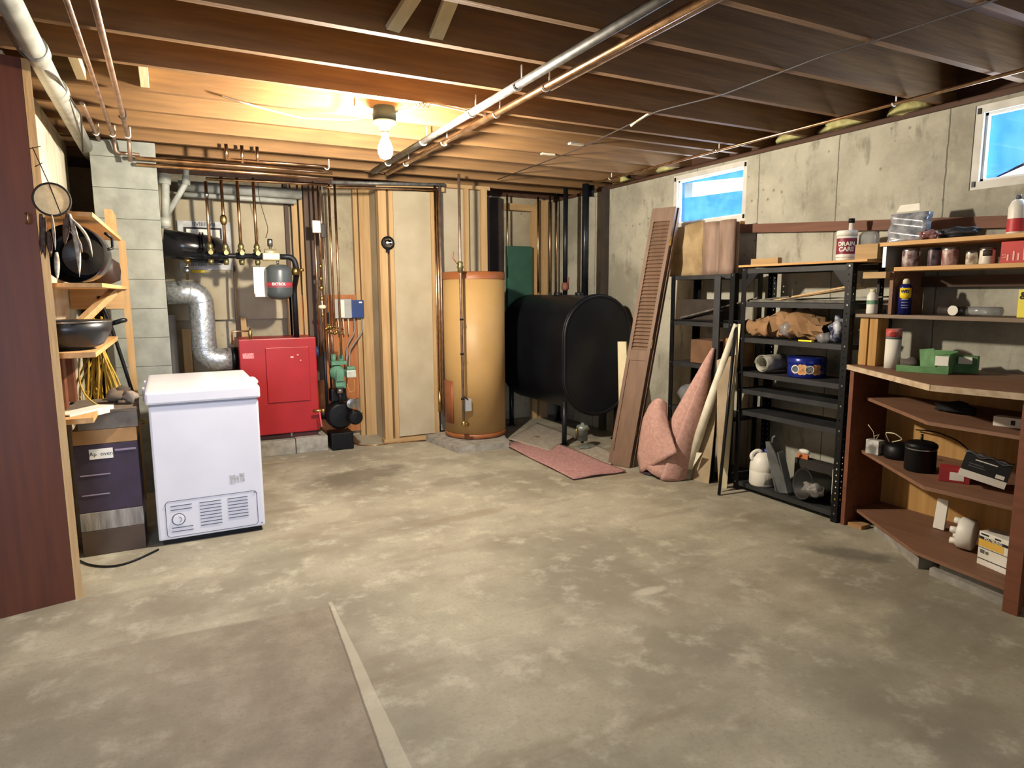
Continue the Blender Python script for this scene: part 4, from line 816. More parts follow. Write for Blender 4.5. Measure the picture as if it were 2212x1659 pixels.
# ---------------------------------------------------------------- water heater
hx, hyy, hr, hz1 = 2.59, 5.77, .292, 1.615
t = thing('heater_pad', 'pale flat concrete slab under the tan water heater', 'pad', (2.5, 5.75, 0))
q = [at(920, 942, z=.05), at(990, 968, z=.05), at(1100, 957, z=.05)]
MB().prism([(q[0].x, q[0].y, 0), (q[1].x, q[1].y, 0), (q[2].x, q[2].y, 0), (q[2].x+.18, q[2].y+.55, 0), (q[0].x+.3, q[0].y+.1, 0)], (0, 0, .06)).build('slab', CONC, t)
t = thing('water_heater', 'tall tan cylinder water heater with brown top and bottom bands', 'water heater', (hx, hyy, .06))
MB().lathe([(hr, .11), (hr, hz1-.07)], (hx, hyy, 0), seg=56).build('jacket', TAN, t)
MB().lathe([(hr+.004, hz1-.07), (hr+.004, hz1-.005), (hr-.02, hz1), (0, hz1+.002)], (hx, hyy, 0), seg=56, cap=False).build('top_cap', TRIMBR, t)
MB().lathe([(hr-.01, .062), (hr+.005, .07), (hr+.005, .108)], (hx, hyy, 0), seg=56).build('bottom_band', TRIMBR, t)
ph = facing(hx, hyy)
def cylpatch(a0, a1, z0, z1, r, th, name, m_, par):
    return MB().grid(lambda u, v: (hx+r*math.cos(a0+(a1-a0)*u), hyy+r*math.sin(a0+(a1-a0)*u), z0+(z1-z0)*v), 10, 1, th).build(name, m_, par)
cylpatch(ph-1.32, ph-.78, .20, .60, hr+.012, .012, 'access_cover', mat('brown_cover', '#9a5c38', '#7d4526', sc=5, rough=.5, metal=.2), t)
b0 = at(1007, 874, y=5.48)
MB().box(b0.x-.03, b0.x+.045, 5.455, 5.495, b0.z-.06, b0.z+.055, .005).build('thermostat_box', MATS['grey_enamel'], t)
MB().tube([(b0.x+.005, 5.45, b0.z+.05), (b0.x-.03, 5.45, b0.z+.08)], .005, 6).build('conduit', BLK, t)
px_ = at(997, 760, y=5.43).x
t = thing('heater_pipe', 'copper pipe with a valve in front of the tan heater, from ceiling to its foot', 'pipe', (px_, 5.43, .2))
MB().tube([(px_+.01, 5.43, .27), (px_, 5.43, 1.60), (px_, 5.43, 2.44)], .0125, 12).build('pipe_run', COPD, t)
vz = at(990, 577, y=5.43).z
MB().lathe([(.014, -.05), (.026, -.04), (.022, -.015), (.032, 0), (.022, .02), (.026, .04), (.014, .05)], (px_, 5.43, vz), seg=14).build('valve', MATS['aged_brass'], t)
MB().tube([(px_-.02, 5.42, vz+.02), (px_-.05, 5.41, vz+.045)], .006, 8).build('lever', BRASS, t)
MB().tube([(px_-.05, 5.41, vz+.045), (px_-.075, 5.41, vz+.07), (px_-.07, 5.41, vz+.13)], .004, 6).build('red_wire', mat('red_wire', '#b03a34', rough=.6), t)
MB().lathe([(.014, -.03), (.024, -.015), (.024, .015), (.012, .03)], (px_+.01, 5.43, .24), seg=12).lathe([(.008, 0), (.008, .05), (.018, .05), (.018, .06)], (px_+.01, 5.43, .24), (.3, -1, 0), 12).build('drain_valve', BRASS, t)
for py in (690, 765, 862): MB().lathe([(.017, -.008), (.017, .008)], (px_+.005, 5.43, at(995, py, y=5.43).z), seg=12).build('strap', BLKM, t)
for (z, lb) in ((.33, 'upper'), (.24, 'lower')):
    pipe([(2.33, 5.9, z+.10), (2.33, 5.86, z), (2.37, 5.66, z)], .012, COP, 'short copper elbow at the lower left of the heater, %s one' % lb, 'heater elbows', bend=.03)
pipe([at(949, 845, y=5.85), at(952, 888, y=5.85)], .018, BRASS, 'brass valve piece on the pipes at the lower left of the heater', name='brass_valve')
# ---------------------------------------------------------------- green box, oil tank, filter
p = at(1120, 530, y=6.40); a = at(1096, 530, y=6.38).x; c = at(1149, 532, y=6.38).x
MB().box(a, c, 6.37, 6.43, 1.0, at(1100, 531, y=6.37).z, .004).build('green_cabinet', GRN, None, 'dark green metal panel standing behind the oil tank', 'panel')
tx0, tx1, ty0, ty1, tz0, tz1 = 3.15, 3.92, 5.05, 6.33, .27, 1.40
t = thing('oil_tank', 'large black oval oil tank on pipe legs in the far right corner', 'oil tank', ((tx0+tx1)/2, (ty0+ty1)/2, 0))
cx, R_ = (tx0+tx1)/2, (tx1-tx0)/2
def oval(y, ins, n=18):
    r = R_-ins; pts = []
    for k in range(n+1): a = PI*k/n; pts.append((cx+r*math.cos(a), y, tz1-R_+r*math.sin(a)))
    for k in range(n+1): a = PI+PI*k/n; pts.append((cx+r*math.cos(a), y, tz0+R_+r*math.sin(a)))
    return pts
def ovalbody(profile, name, m_, par):
    b = MB(); rings = [[b.b.verts.new(p) for p in oval(y, i)] for y, i in profile]; n = len(rings[0])
    for q in range(len(rings)-1):
        for k in range(n):
            f = b.b.faces.new((rings[q][k], rings[q][(k+1) % n], rings[q+1][(k+1) % n], rings[q+1][k])); f.smooth = True
    b.b.faces.new(rings[0]); b.b.faces.new(rings[-1][::-1]); return b.build(name, m_, par)
ovalbody([(ty0+.045, .16), (ty0+.04, .07), (ty0+.02, .03), (ty0+.0, .022), (ty0-.005, .012), (ty0+.01, .0), (ty0+.03, .004), (ty1-.03, .004), (ty1, 0), (ty1-.02, .1)], 'shell', TANK, t)
ovalbody([(ty0+.012, -.006), (ty0+.030, -.008), (ty0+.034, 0)], 'rim', TANK, t)
for x in (cx-.11, cx+.17): MB().tube([(x, ty0+.040, .62), (x, ty0+.030, .66), (x, ty0+.030, 1.18), (x, ty0+.040, 1.22)], .017, 10).build('rib', TANK, t)
for (x, y) in ((3.21, 5.13), (3.80, 5.13), (3.21, 6.2), (3.80, 6.2)):
    l = MB().tube([(x, y, .0), (x, y, .42)], .024, 14).build('leg', BLKP, t); MB().lathe([(.05, 0), (.045, .012)], (x, y, 0), seg=16).build('foot', BLKP, l)
for (x, y) in ((cx-.02, 5.75), (cx+.04, 5.45)): MB().lathe([(.045, tz1-.015), (.045, tz1+.02)], (x, y, 0), seg=16).build('bung', BLKP, t)
a = at(1258, 945, y=4.95)
t = thing('oil_filter', 'small grey canister filter on the floor under the tank end', 'filter', (a.x, 4.95, 0))
MB().lathe([(.048, .075), (.048, .17), (.058, .175), (.058, .195), (.05, .215), (.02, .22), (.012, .24)], (a.x, 4.95, 0), seg=22).build('canister', mat('oily_grey', '#8d948c', '#5c625c', sc=20, rough=.4, metal=.3), t)
MB().tube([(a.x-.05, 4.95, .20), (a.x-.075, 4.94, .18), (a.x-.075, 4.94, .10)], .006, 8).tube([(a.x+.05, 4.95, .20), (a.x+.07, 4.94, .17)], .006, 8).build('handle', BRASS, t)
MB().lathe([(.012, .05), (.02, .075)], (a.x, 4.95, 0), seg=10).build('neck', BLKP, t)
MB(Matrix.Translation((a.x+.03, 4.90, .03))@Euler((.1, .1, .2)).to_matrix().to_4x4()).lathe([(0, .02), (.07, .012), (.12, -.01), (.115, -.014), (.07, .006), (0, .014)], seg=24, cap=False, sy=.55).build('drip_tray', mat('dirty_tray', '#787a70', '#4c4e48', sc=15, rough=.6), None, 'flat dirty tray under the oil filter on the mat edge', 'tray')
# mats on the floor
def flat(pts, z, m_, name, lab, cat, wave=.006):
    P_ = [at(px, py, z=z) for px, py in pts]; b = MB()
    def fn(u, v):
        a_ = P_[0].lerp(P_[1], u); c_ = P_[3].lerp(P_[2], u); q = a_.lerp(c_, v); q.z = z+wave*(1+math.sin(u*9+v*4)*math.cos(v*7)); return q
    return b.grid(fn, 16, 8, .008).build(name, m_, None, lab, cat)
flat([(1090, 962), (1165, 945), (1352, 1020), (1238, 1036)], .008, MATP, 'pink_mat', 'worn pink mat on the floor in front of the oil tank', 'mat')
GM = mat('grey_mat', '#a99f90', '#8d8476', sc=30, rough=1, bump=.3)
flat([(1098, 950), (1160, 915), (1240, 945), (1185, 975)], .014, GM, 'grey_mat', 'grey cardboard-like mat between the heater and the tank leg', 'mat', .003)
flat([(1235, 975), (1290, 965), (1330, 985), (1320, 1005)], .010, GM, 'grey_mat', 'grey scrap of mat under the oil filter by the shutter', 'mat', .003)
# ---------------------------------------------------------------- shutter leaning on the far rack
sb, st_ = Vector((3.163, 4.372, 0)), Vector((3.551, 4.345, 2.087)); ew = Vector((.077, -.190, 0))
zdir = (st_-sb); SL = zdir.length; zdir.normalize(); xdir = ew.normalized(); ydir = zdir.cross(xdir).normalized()
if ydir.x < 0: ydir = -ydir
SW = .205
def sh_M(o): return Matrix(((xdir.x, ydir.x, zdir.x, o.x), (xdir.y, ydir.y, zdir.y, o.y), (xdir.z, ydir.z, zdir.z, o.z), (0, 0, 0, 1)))
for leaf in (0, 1):
    o_ = sb + ydir*(.037*leaf) + xdir*(.012*leaf) + Vector((0, 0, .0)); M = sh_M(o_+Vector((0, 0, .004)))
    t = thing('louvered_door', ['brown louvered folding door leaf leaning at the far rack, front of the folded pair', 'rear leaf of the folded brown louvered door pair leaning at the far rack'][leaf], 'louvered door', o_)
    D_ = .033; zr = .88
    MB(M).box(0, .03, 0, D_, 0, SL, .002).build('stile', LOUV, t); MB(M).box(SW-.03, SW, 0, D_, 0, SL, .002).build('stile', LOUV, t)
    MB(M).box(.03, SW-.03, .001, D_-.001, 0, .12).build('bottom_rail', LOUV, t); MB(M).box(.03, SW-.03, .001, D_-.001, zr, zr+.085).build('middle_rail', LOUV, t); MB(M).box(.03, SW-.03, .001, D_-.001, SL-.11, SL).build('top_rail', LOUV, t)
    MB(M).box(.03, SW-.03, .008, D_-.008, .12, zr).build('panel', LOUV, t)
    if leaf == 0:
        n_ = 34; z0 = zr+.085; dz = (SL-.11-z0)/n_
        for k in range(n_):
            zc = z0+(k+.5)*dz
            MB(M).box(.03, SW-.03, -.004, .004, -.0185, .0185, 0, Matrix.Translation((0, D_/2, zc))@Matrix.Rotation(math.radians(-32), 4, 'X')).build('louver', LOUV, t)
        for z in (.30, 1.02, 1.85): MB(M).box(SW-.002, SW+.003, .006, D_+.02, z-.035, z+.035).build('hinge', BRASS, t)
MB().prism([at(1334, 738, x=3.62), at(1352, 738, x=3.62), Vector((3.45, 4.42, .02)), Vector((3.47, 4.62, .02))], (.02, .01, 0)).build('cream_board', CREAM, None, 'cream board standing behind the louvered door by the oil tank', 'board')
# ---------------------------------------------------------------- metal racks
def flange(b, p, ax, z0, z1, wd=.036, th=.003, holes=True, pitch=.038, hs=.009):
    """upright strip with punched holes; ax is 'x' or 'y', direction the flange runs"""
    def bb(u0, u1, a, c):
        if ax == 'y': b.box(p[0]-th/2, p[0]+th/2, p[1]+u0, p[1]+u1, a, c)
        else: b.box(p[0]+u0, p[0]+u1, p[1]-th/2, p[1]+th/2, a, c)
    s_ = 1 if wd > 0 else -1; W_ = abs(wd)
    if not holes: bb(0, wd, z0, z1); return
    bb(0, s_*(W_/2-hs/2), z0, z1); bb(s_*(W_/2+hs/2), s_*W_, z0, z1); z = z0
    while z < z1: bb(s_*(W_/2-hs/2), s_*(W_/2+hs/2), z, min(z1, z+pitch-hs)); z += pitch
def rack(x0, x1, y0, y1, H_, levels, t, holes):
    for i, (x, y, sx_, sy_) in enumerate(((x0, y0, 1, 1), (x0, y1, 1, -1), (x1, y0, -1, 1), (x1, y1, -1, -1))):
        b = MB(); flange(b, (x, y), 'y', 0, H_, .042*sy_, holes=i in holes); flange(b, (x, y), 'x', 0, H_, .042*sx_, holes=i in holes)
        o = b.build('post', BLKM, t)
        if i < 2:
            for z in levels:
                MB().lathe([(.006, 0), (.006, .003)], (x-.002, y+.018*sy_, z-.008), (-1, 0, 0), 8).build('bolt', STEEL, o)
    for z in levels:
        b = MB(); b.box(x0+.002, x1-.002, y0+.002, y1-.002, z-.003, z)
        b.box(x0+.002, x0+.005, y0+.002, y1-.002, z-.032, z-.003).box(x1-.005, x1-.002, y0+.002, y1-.002, z-.032, z-.003).box(x0+.005, x1-.005, y0+.002, y0+.005, z-.032, z-.003).box(x0+.005, x1-.005, y1-.005, y1-.002, z-.032, z-.003)
        b.build('shelf', SHM, t)
SHM = mat('dusty_black_shelf', '#2a2b2d', '#191a1c', sc=7, rough=.6)
t = thing('metal_rack', 'near black metal shelving rack with punched posts beside the wooden shelf unit', 'rack', (3.72, 2.96, 0))
rack(3.57, 3.87, 2.545, 3.385, 1.585, [1.575, 1.345, 1.10, .862, .738, .585, .065], t, (0, 2, 3))
for (y, s_) in ((2.59, 1), (3.34, -1)): MB().prism([(3.574, y, 1.555), (3.574, y+.10*s_, 1.555), (3.574, y, 1.44)], (.003, 0, 0)).build('corner_brace', BLKM, t)
t = thing('metal_rack', 'far black metal shelving rack partly hidden by the louvered door and carpet roll', 'rack', (3.72, 3.85, 0))
rack(3.60, 3.88, 3.48, 4.15, 1.55, [1.545, 1.19, .865, .50, .065], t, ())
RB = t
MB().box(3.562, 3.575, 3.58, 3.64, 0, 1.53).build('upright_bar', mat('rack_grey', '#34363a', '#26272a', rough=.6), RB)
# things on the far rack
t = thing('insulation_pack', 'big brown paper faced pack of insulation on top of the far rack', 'insulation', (3.84, 4.0, 1.548))
KR = mat('kraft_paper', '#ae9670', '#8d7552', sc=9, rough=.85, bump=.2)
IX = 3.74; ya, yb, yc = at(1448, 530, x=IX).y, at(1518, 530, x=IX).y, at(1588, 530, x=IX).y
MB().grid(lambda u, v: (IX+.008*math.sin(v*9+u*14), ya-(ya-yb)*u, 1.548+(.385+.035*u)*v), 16, 14, .02).box(IX+.02, 3.90, yb+.005, ya-.005, 1.549, 1.94, .01).build('front_batt', KR, t)
MB().grid(lambda u, v: (IX+.005-.035*abs(math.sin(u*PI*2.0))**.6, yb-(yb-yc)*u, 1.548+.40*v), 24, 8, .02).box(IX+.02, 3.80, yc+.01, yb, 1.549, 1.935, .02).build('rolled_batt', mat('pinkish_kraft', '#9c8272', '#786152', sc=6, rough=.7, bump=.3, stretch=(3, 3, .6)), t)
MB().box(3.66, 3.86, 3.72, 4.10, 1.193, 1.36, .005).build('cardboard_box', mat('dark_card2', '#3f352d', '#2c2520', rough=.9), None, 'dark box under the top shelf of the far rack', 'box')
MB().box(3.63, 3.84, 3.50, 3.60, .868, 1.08, .004).build('cardboard_box', CARD, None, 'tan cardboard box on the middle shelf of the far rack behind the carpet roll', 'box')
MB().box(3.64, 3.84, 3.68, 3.95, .868, 1.05, .004).build('cardboard_box', mat('brown_card', '#7a5a40', '#60452f', rough=.9), None, 'darker brown box left of the tan one on the far rack', 'box')
MB().blob((3.70, 4.0, .60), (.06, .10, .09), 2, .3, 5).build('plastic_bag', CLR, None, 'crumpled clear bag on the lower shelf of the far rack', 'bag')
TRM = mat('grey_trim_metal', '#8b8880', '#55534f', sc=20, rough=.4, metal=.6); TRW = mat('wood_trim', '#dcb888', '#b58e5c', sc=10, rough=.6, stretch=(1, 8, 8))
for k, (a, c, m_, lb) in enumerate([
    ((3.62, 4.05, 1.215), (3.64, 3.30, 1.375), TRM, 'long grey metal strip bridging the two racks, upper'), ((3.66, 4.08, 1.20), (3.66, 3.20, 1.36), BLKM, 'long black strip bridging the two racks'),
    ((3.70, 3.25, 1.352), (3.66, 2.56, 1.458), TRW, 'pale wood strip slanting up to the right post on the near rack'), ((3.74, 3.30, 1.352), (3.72, 2.56, 1.44), TRW, 'second pale wood strip slanting up behind the first on the near rack'),
    ((3.62, 3.36, 1.352), (3.60, 3.0, 1.385), TRM, 'dark grey strip end on the left of the near rack shelf'), ((3.80, 3.3, 1.36), (3.78, 2.45, 1.385), TRM, 'grey metal strip lying at the back of the near rack shelf'), ((3.60, 4.10, 1.197), (3.62, 3.3, 1.215), BLKM, 'thin black rod lying low across the far rack shelf')]):
    MB().beam(a, c, .022, .010).build('trim_strip', m_, None, lb, 'strip')
MB().box(3.60, 3.80, 2.60, 3.34, 1.347, 1.362, .003).build('grey_board', mat('dusty_grey', '#77746a', '#4e4c46', sc=14, rough=.9), None, 'dusty grey board lying flat on the second shelf of the near rack', 'board')
# things on top of the near rack
MB().box(3.545, 3.90, 2.44, 3.40, 1.586, 1.600, .002).build('plywood_board', PINE, None, 'pale plywood board lying on top of the near rack', 'board')
MB().box(3.62, 3.66, 3.13, 3.36, 1.601, 1.643, .002).build('wood_block', STUDY, None, 'short wood block at the left end of the rack top', 'wood block')
MB().box(3.60, 3.68, 2.42, 2.56, 1.601, 1.688, .002).build('wood_block', STUDY, None, 'larger wood block in front of the clear jar on the rack top', 'wood block')
def canister(name, lab, cat, cx, cy, z0, prof, m_, seg=28):
    t = thing(name, lab, cat, (cx, cy, z0)); MB().lathe([(r, z0+h) for r, h in prof], (cx, cy, 0), seg=seg).build('body', m_, t); return t
c = at(1829, 562, x=3.70); cx_, cy_ = 3.70, 2.69; z0 = 1.601; r_ = .055
t = canister('cleaner_tub', 'white and maroon drain cleaner tub with a lid on the rack top', 'tub', cx_, cy_, z0, [(.052, 0), (r_, .01), (r_, .155)], WPL)
MB().lathe([(r_+.004, z0+.150), (r_+.004, z0+.178), (r_, z0+.182)], (cx_, cy_, 0), seg=32).build('lid', WPL, t)
MB().lathe([(r_+.001, z0+.02), (r_+.001, z0+.135)], (cx_, cy_, 0), seg=32, cap=False).build('label_wrap', mat('maroon_label', '#8a1f38', '#741a30', rough=.5), t)
ph = facing(cx_, cy_)
text_mesh('DRAIN', .034, on_cyl((cx_, cy_), r_+.0025, ph, z0+.100), 'lettering', WPL, t, bold=.0012); text_mesh('CARE', .036, on_cyl((cx_, cy_), r_+.0025, ph, z0+.068), 'lettering', WPL, t, bold=.0012)
MB().lathe([(r_+.002, z0+.022), (r_+.002, z0+.04)], (cx_, cy_, 0), seg=32, cap=False).build('pale_band', WPL, t)
canister('brush_bottle', 'narrow pale bottle neck with a dark cap behind the maroon tub', 'bottle', 3.79, 2.73, z0, [(.03, 0), (.03, .15), (.014, .17), (.014, .235)], WPL)
t = bpy.data.objects[-1] if False else None
MB().lathe([(.018, z0+.236), (.018, z0+.262), (.0, z0+.264)], (3.79, 2.73, 0), seg=14).build('cap', BLKM, bpy.data.objects['brush_bottle'])
canister('plastic_jar', 'clear plastic jar with brown contents right of the maroon tub', 'jar', 3.78, 2.60, z0, [(.055, 0), (.058, .03), (.055, .15), (.04, .17)], CLR)
# near rack, shelf with paper bag
z0 = 1.101
t = thing('paper_bag', 'crumpled brown paper bag lying open on the third shelf of the near rack', 'bag', (3.7, 3.0, z0))
PB = mat('brown_paper', '#a07c58', '#82613f', sc=5, rough=.9, bump=.4)
def bagf(u, v):
    y = 3.33-.56*u; a = 2*PI*v; ry = .10*(1-.15*u)+.02*math.sin(u*11+a*2); pk = max(0, 1-abs(u-.62)/.5); rz = .035+.062*pk+(.022 if u < .5 else 0)
    h_ = rz+rz*(abs(math.sin(a))**.7*(1 if math.sin(a) > 0 else -1)); k_ = math.sin(u*41+a*3)*math.sin(u*17-a*5)
    return (3.705+ry*math.cos(a)+.014*k_, y+.012*math.sin(a*3), z0+.012+max(0, h_+.012*k_))
o = MB().grid(bagf, 16, 18, .003).build('bag_body', PB, t)
for f_ in o.data.polygons: f_.use_smooth = False
MB().grid(lambda u, v: (3.60-.02*math.sin(v*PI), 3.36-.20*u, z0+.02+.10*v+.01*math.sin(u*13)), 10, 6, .003).build('folded_mouth', PB, t)
MB().blob((3.615, 3.03, z0+.07), (.03, .05, .045), 2, .2, 2).build('glass_jar', CLR, None, 'glass jar peeking out of the brown paper bag', 'jar')
MB().box(3.575, 3.60, 2.80, 2.90, 1.102, 1.112, .002).build('yellow_level', mat('bright_yellow', '#f2e02a', rough=.5), None, 'small bright yellow strip at the shelf edge below the paper bag', 'tool')
MB().blob((3.66, 2.665, z0+.075), (.06, .06, .075), 3, .3, 8, .07).build('printed_bag', mat('blue_white_bag', '#cfd2da', '#1f2848', sc=14, rough=.4, contrast=.3), None, 'crumpled blue and white plastic bag by the front right post of the near rack', 'bag')
MB().blob((3.62, 2.75, z0+.03), (.03, .05, .03), 2, .3, 18, .03).build('clear_bag', CLR, None, 'small crumpled clear bag left of the blue and white one', 'bag')
MB().blob((3.74, 2.44, z0+.10), (.04, .03, .10), 3, .3, 28).build('hanging_bag', mat('navy_bag', '#31364a', '#151826', sc=14, rough=.4, contrast=.4), None, 'dark navy plastic bag squeezed between the near rack and the wooden unit', 'bag')
# shelf with the tin
z0 = .863; cx_, cy_, r_ = 3.71, 2.93, .118
t = canister('biscuit_tin', 'round dark blue biscuit tin with pictures of cookies on the rack', 'tin', cx_, cy_, z0, [(r_-.003, 0), (r_, .004), (r_, .105)], mat('tin_blue', '#1f2f8c', '#18257a', rough=.25, metal=.3), 48)
MB().lathe([(r_+.003, z0+.095), (r_+.003, z0+.125), (r_-.003, z0+.13), (r_-.008, z0+.126), (0, z0+.126)], (cx_, cy_, 0), seg=48, cap=False).build('lid', MATS['tin_blue'], t)
ph = facing(cx_, cy_)
def disc_on(phi, z, r, m_, name, sy=1):
    d = Vector((math.cos(phi), math.sin(phi), 0)); MB().lathe([(r, 0), (r, .0015)], (cx_+r_*d.x, cy_+r_*d.y, z), d, 14, True, sy).build(name, m_, t)
CK = mat('cookie_print', '#e0b47c', '#b9763f', sc=40, rough=.6)
for base in (-.20, .56):
    for (dp, dz, r) in ((-.13, .016, .018), (.05, .017, .017), (-.12, -.017, .018), (.07, -.016, .018)): disc_on(ph+base+dp, z0+.055+dz, r, CK, 'cookie_print')
for base in (-.62, .14): disc_on(ph+base, z0+.055, .028, WPL, 'picture_frame'); disc_on(ph+base, z0+.055, .023, mat('night_print', '#26324a', '#6d7a90', sc=60), 'picture')
t = thing('rolled_sheet', 'roll of grey crinkled sheet lying left of the blue tin', 'roll', (3.66, 3.17, z0))
def rollf(u, v): a = u*2*PI*1.9; r = .062-.020*u; return (3.58+.20*v, 3.19+r*math.cos(a), z0+.066+r*math.sin(a))
MB().grid(rollf, 60, 3, .002).build('sheet', mat('silver_sheet', '#b8b5a8', '#88867c', sc=20, rough=.6), t)
# bottom shelf of the near rack
z0 = .066; cx_, cy_ = 3.655, 3.20
t = thing('bleach_jug', 'round shouldered white plastic jug on the bottom shelf of the near rack', 'jug', (cx_, cy_, z0))
MB().lathe([(.082, 0), (.090, .01), (.090, .10), (.088, .105), (.090, .11), (.088, .15), (.075, .19), (.048, .222), (.02, .232), (0, .233)], (cx_, cy_, z0), seg=32, cap=False).build('body', WPL, t)
MB().tube([(cx_-.062, cy_+.03, z0+.17), (cx_-.078, cy_+.045, z0+.21), (cx_-.035, cy_+.03, z0+.245), (cx_-.01, cy_+.005, z0+.235)], .014, 12, True, .03).build('handle', WPL, t)
MB().lathe([(.020, .225), (.020, .255)], (cx_+.02, cy_-.01, z0), seg=16).build('cap', mat('cap_blue', '#2a3a8c', rough=.4), t)
ph = facing(cx_, cy_); MB().grid(lambda u, v: (cx_+0.0912*math.cos(ph+.1+.75*u), cy_+.0912*math.sin(ph+.1+.75*u), z0+.02+.075*v), 8, 1, .0005).build('label_patch', mat('grey_print', '#b9b6ae', '#8f8c84', sc=90, rough=.7), t)
GP = mat('grey_plastic', '#6f7273', '#4d5051', sc=6, rough=.5)
Mt = Matrix.Translation((3.61, 2.975, z0+.005))@Euler((math.radians(-8), math.radians(14), math.radians(78))).to_matrix().to_4x4()
MB(Mt).prism([(-.055, 0, 0), (.055, 0, 0), (.045, .02, .30), (.02, .03, .36), (-.02, .03, .36), (-.045, .02, .26)], (0, .008, 0)).box(-.062, -.05, -.03, .02, 0, .28, .003).box(.05, .062, -.03, .02, 0, .30, .003).tube([(.0, .02, .30), (-.02, 0, .38), (-.04, -.01, .39)], .008, 8).build('plastic_scoop', GP, None, 'upright grey plastic trough or scoop right of the white jug', 'scoop')
MB().box(3.765, 3.85, 2.72, 3.03, z0, z0+.22, .004).build('dark_box', mat('dark_box_card', '#3a3630', '#292622', rough=.9), None, 'dark box at the back of the bottom shelf under the pipe scraps', 'box')
t = thing('bulb_packet', 'small orange and white packet on the dark box on the bottom shelf', 'packet', (3.79, 2.92, z0+.22))
MB().box(3.775, 3.79, 2.935, 3.015, z0+.221, z0+.252, .002).build('orange_card', mat('orange_card', '#d9804c', '#c46c3c', rough=.7), t); MB().blob((3.79, 2.975, z0+.268), (.022, .042, .020), 2, .1, 1).build('bulb', WPL, t)
t = thing('black_bucket', 'black bucket lying on its side with a plastic bag in it, bottom shelf', 'bucket', (3.68, 2.82, z0))
cB = Vector((3.64, 2.80, z0+.105)); aB = Vector((-.85, .25, .12))
MB().lathe([(.0, -.12), (.075, -.12), (.098, .05), (.102, .05), (.102, .058), (.092, .055), (.07, -.11), (0, -.11)], cB, aB, 32, False).build('body', mat('dark_bucket', '#2b2a29', '#1b1a1a', rough=.45), t)
MB().blob(cB+Vector((-.05, -.065, -.01)), (.045, .065, .05), 3, .2, 12).build('plastic_bag', mat('crinkled_bag', '#8f8d88', '#5f5d59', sc=30, rough=.3, bump=.6), None, 'crinkled clear plastic bag in front of the black bucket', 'bag')
t = thing('bottle_tub', 'white and yellow bottle standing between the near rack and the wooden unit', 'bottle', (3.72, 2.62, 0))
MB().lathe([(.058, .067), (.062, .08), (.062, .29), (.045, .33), (.018, .35), (.018, .385), (0, .387)], (3.72, 2.625, 0), seg=24).build('body', WPL, t)
ph = facing(3.72, 2.625); MB().grid(lambda u, v: (3.72+.0635*math.cos(ph-1.0+2.0*u), 2.625+.0635*math.sin(ph-1.0+2.0*u), .08+.075*v), 12, 1, .0005).build('yellow_label', mat('yellow_print', '#e2c63a', '#d0b12c', rough=.6), t)
# ---------------------------------------------------------------- leaning goods between the racks
t = thing('carpet_roll', 'pink carpet rolled into a cone and leaning on the far rack', 'carpet roll', (3.35, 3.85, 0))
b0, t0 = Vector((3.37, 3.88, .02)), at(1541, 752, x=3.545)
ax_ = (t0-b0); n1 = Vector((0, 1, 0)); n1 = (n1-ax_.normalized()*n1.dot(ax_.normalized())).normalized(); n2 = ax_.normalized().cross(n1)
def conef(u, v):
    a = 2*PI*(u*1.12)+2.2; r = (.178*(1-v)**.92+.012)*(1-.10*u*1.1); p = b0.lerp(t0, v)+(n1*math.cos(a)+n2*math.sin(a))*r
    if v < .08: p.z = max(p.z, .006)
    p.z = max(p.z, .006); return p
MB().grid(conef, 44, 24, .007).build('cone', CARP, t)
A_, B_, C_, D_ = at(1430, 858, x=3.40), at(1382, 1020, z=.01), at(1392, 1022, z=.012), at(1462, 978, x=3.30)
def flapf(u, v):
    # u across, v down: draped flap in front of the cone
    def pw(t_, pts):
        k = min(len(pts)-2, int(t_*(len(pts)-1))); f = t_*(len(pts)-1)-k; return [pts[k][i]*(1-f)+pts[k+1][i]*f for i in (0, 1)]
    l_ = pw(v, [(1404, 876), (1390, 905), (1383, 945), (1378, 985), (1384, 1022)]); r_ = pw(v, [(1440, 872), (1439, 893), (1446, 925), (1454, 950), (1463, 977)])
    px = l_[0]*(1-u)+r_[0]*u; py = l_[1]*(1-u)+r_[1]*u-13*math.sin(PI*u)*(1-v)
    return at(px, py, x=3.235+.05*(1-v)-.055*math.sin(PI*u)*math.sin(PI*min(1, .25+v*.6))+.03*u)
MB().grid(flapf, 14, 18, .008).build('flap', CARP, t)
MB().grid(lambda u, v: at(1388+70*u, 1022+4*math.sin(u*5), z=.012).lerp(at(1400+62*u, 1000-22*u, x=3.33), v)+Vector((.05*v, 0, 0)), 10, 6, .006).build('inner_fold', CARPD, t, label='dark backing of the inner fold')
# white tube and cardboard
tb, tt_ = Vector((3.43, 3.73, .03)), at(1590, 700, x=3.555)
t = thing('cardboard_tube', 'long white tube with a torn foot leaning right of the carpet roll', 'tube', tb)
MB().tube([tb, tb.lerp(tt_, .5), tt_], [.036, .032, .017], 20).build('tube_body', mat('off_white_tube', '#e8e2cf', '#cfc7b0', sc=10, rough=.6), t)
MB().tube([tb+Vector((0, 0, -.028)), tb+(tt_-tb)*.05], .040, 20).build('foot_band', mat('grey_band', '#9c9684', '#827c6b', rough=.8), t)
MB().prism([tb+(tt_-tb)*.07+Vector((-.01, -.05, 0)), tb+(tt_-tb)*.16+Vector((-.01, -.10, .02)), tb+(tt_-tb)*.17+Vector((-.01, -.04, 0))], (.004, 0, 0)).build('torn_strip', MATS['off_white_tube'], t)
t = thing('leaning_board', 'curved edged brown hardboard leaning between the white tube and the rack', 'board', (3.44, 3.5, 0))
pl = [at(1548, 778, x=3.52), at(1590, 766, x=3.55), Vector((3.37, 3.32, .01)), Vector((3.47, 3.50, .01))]
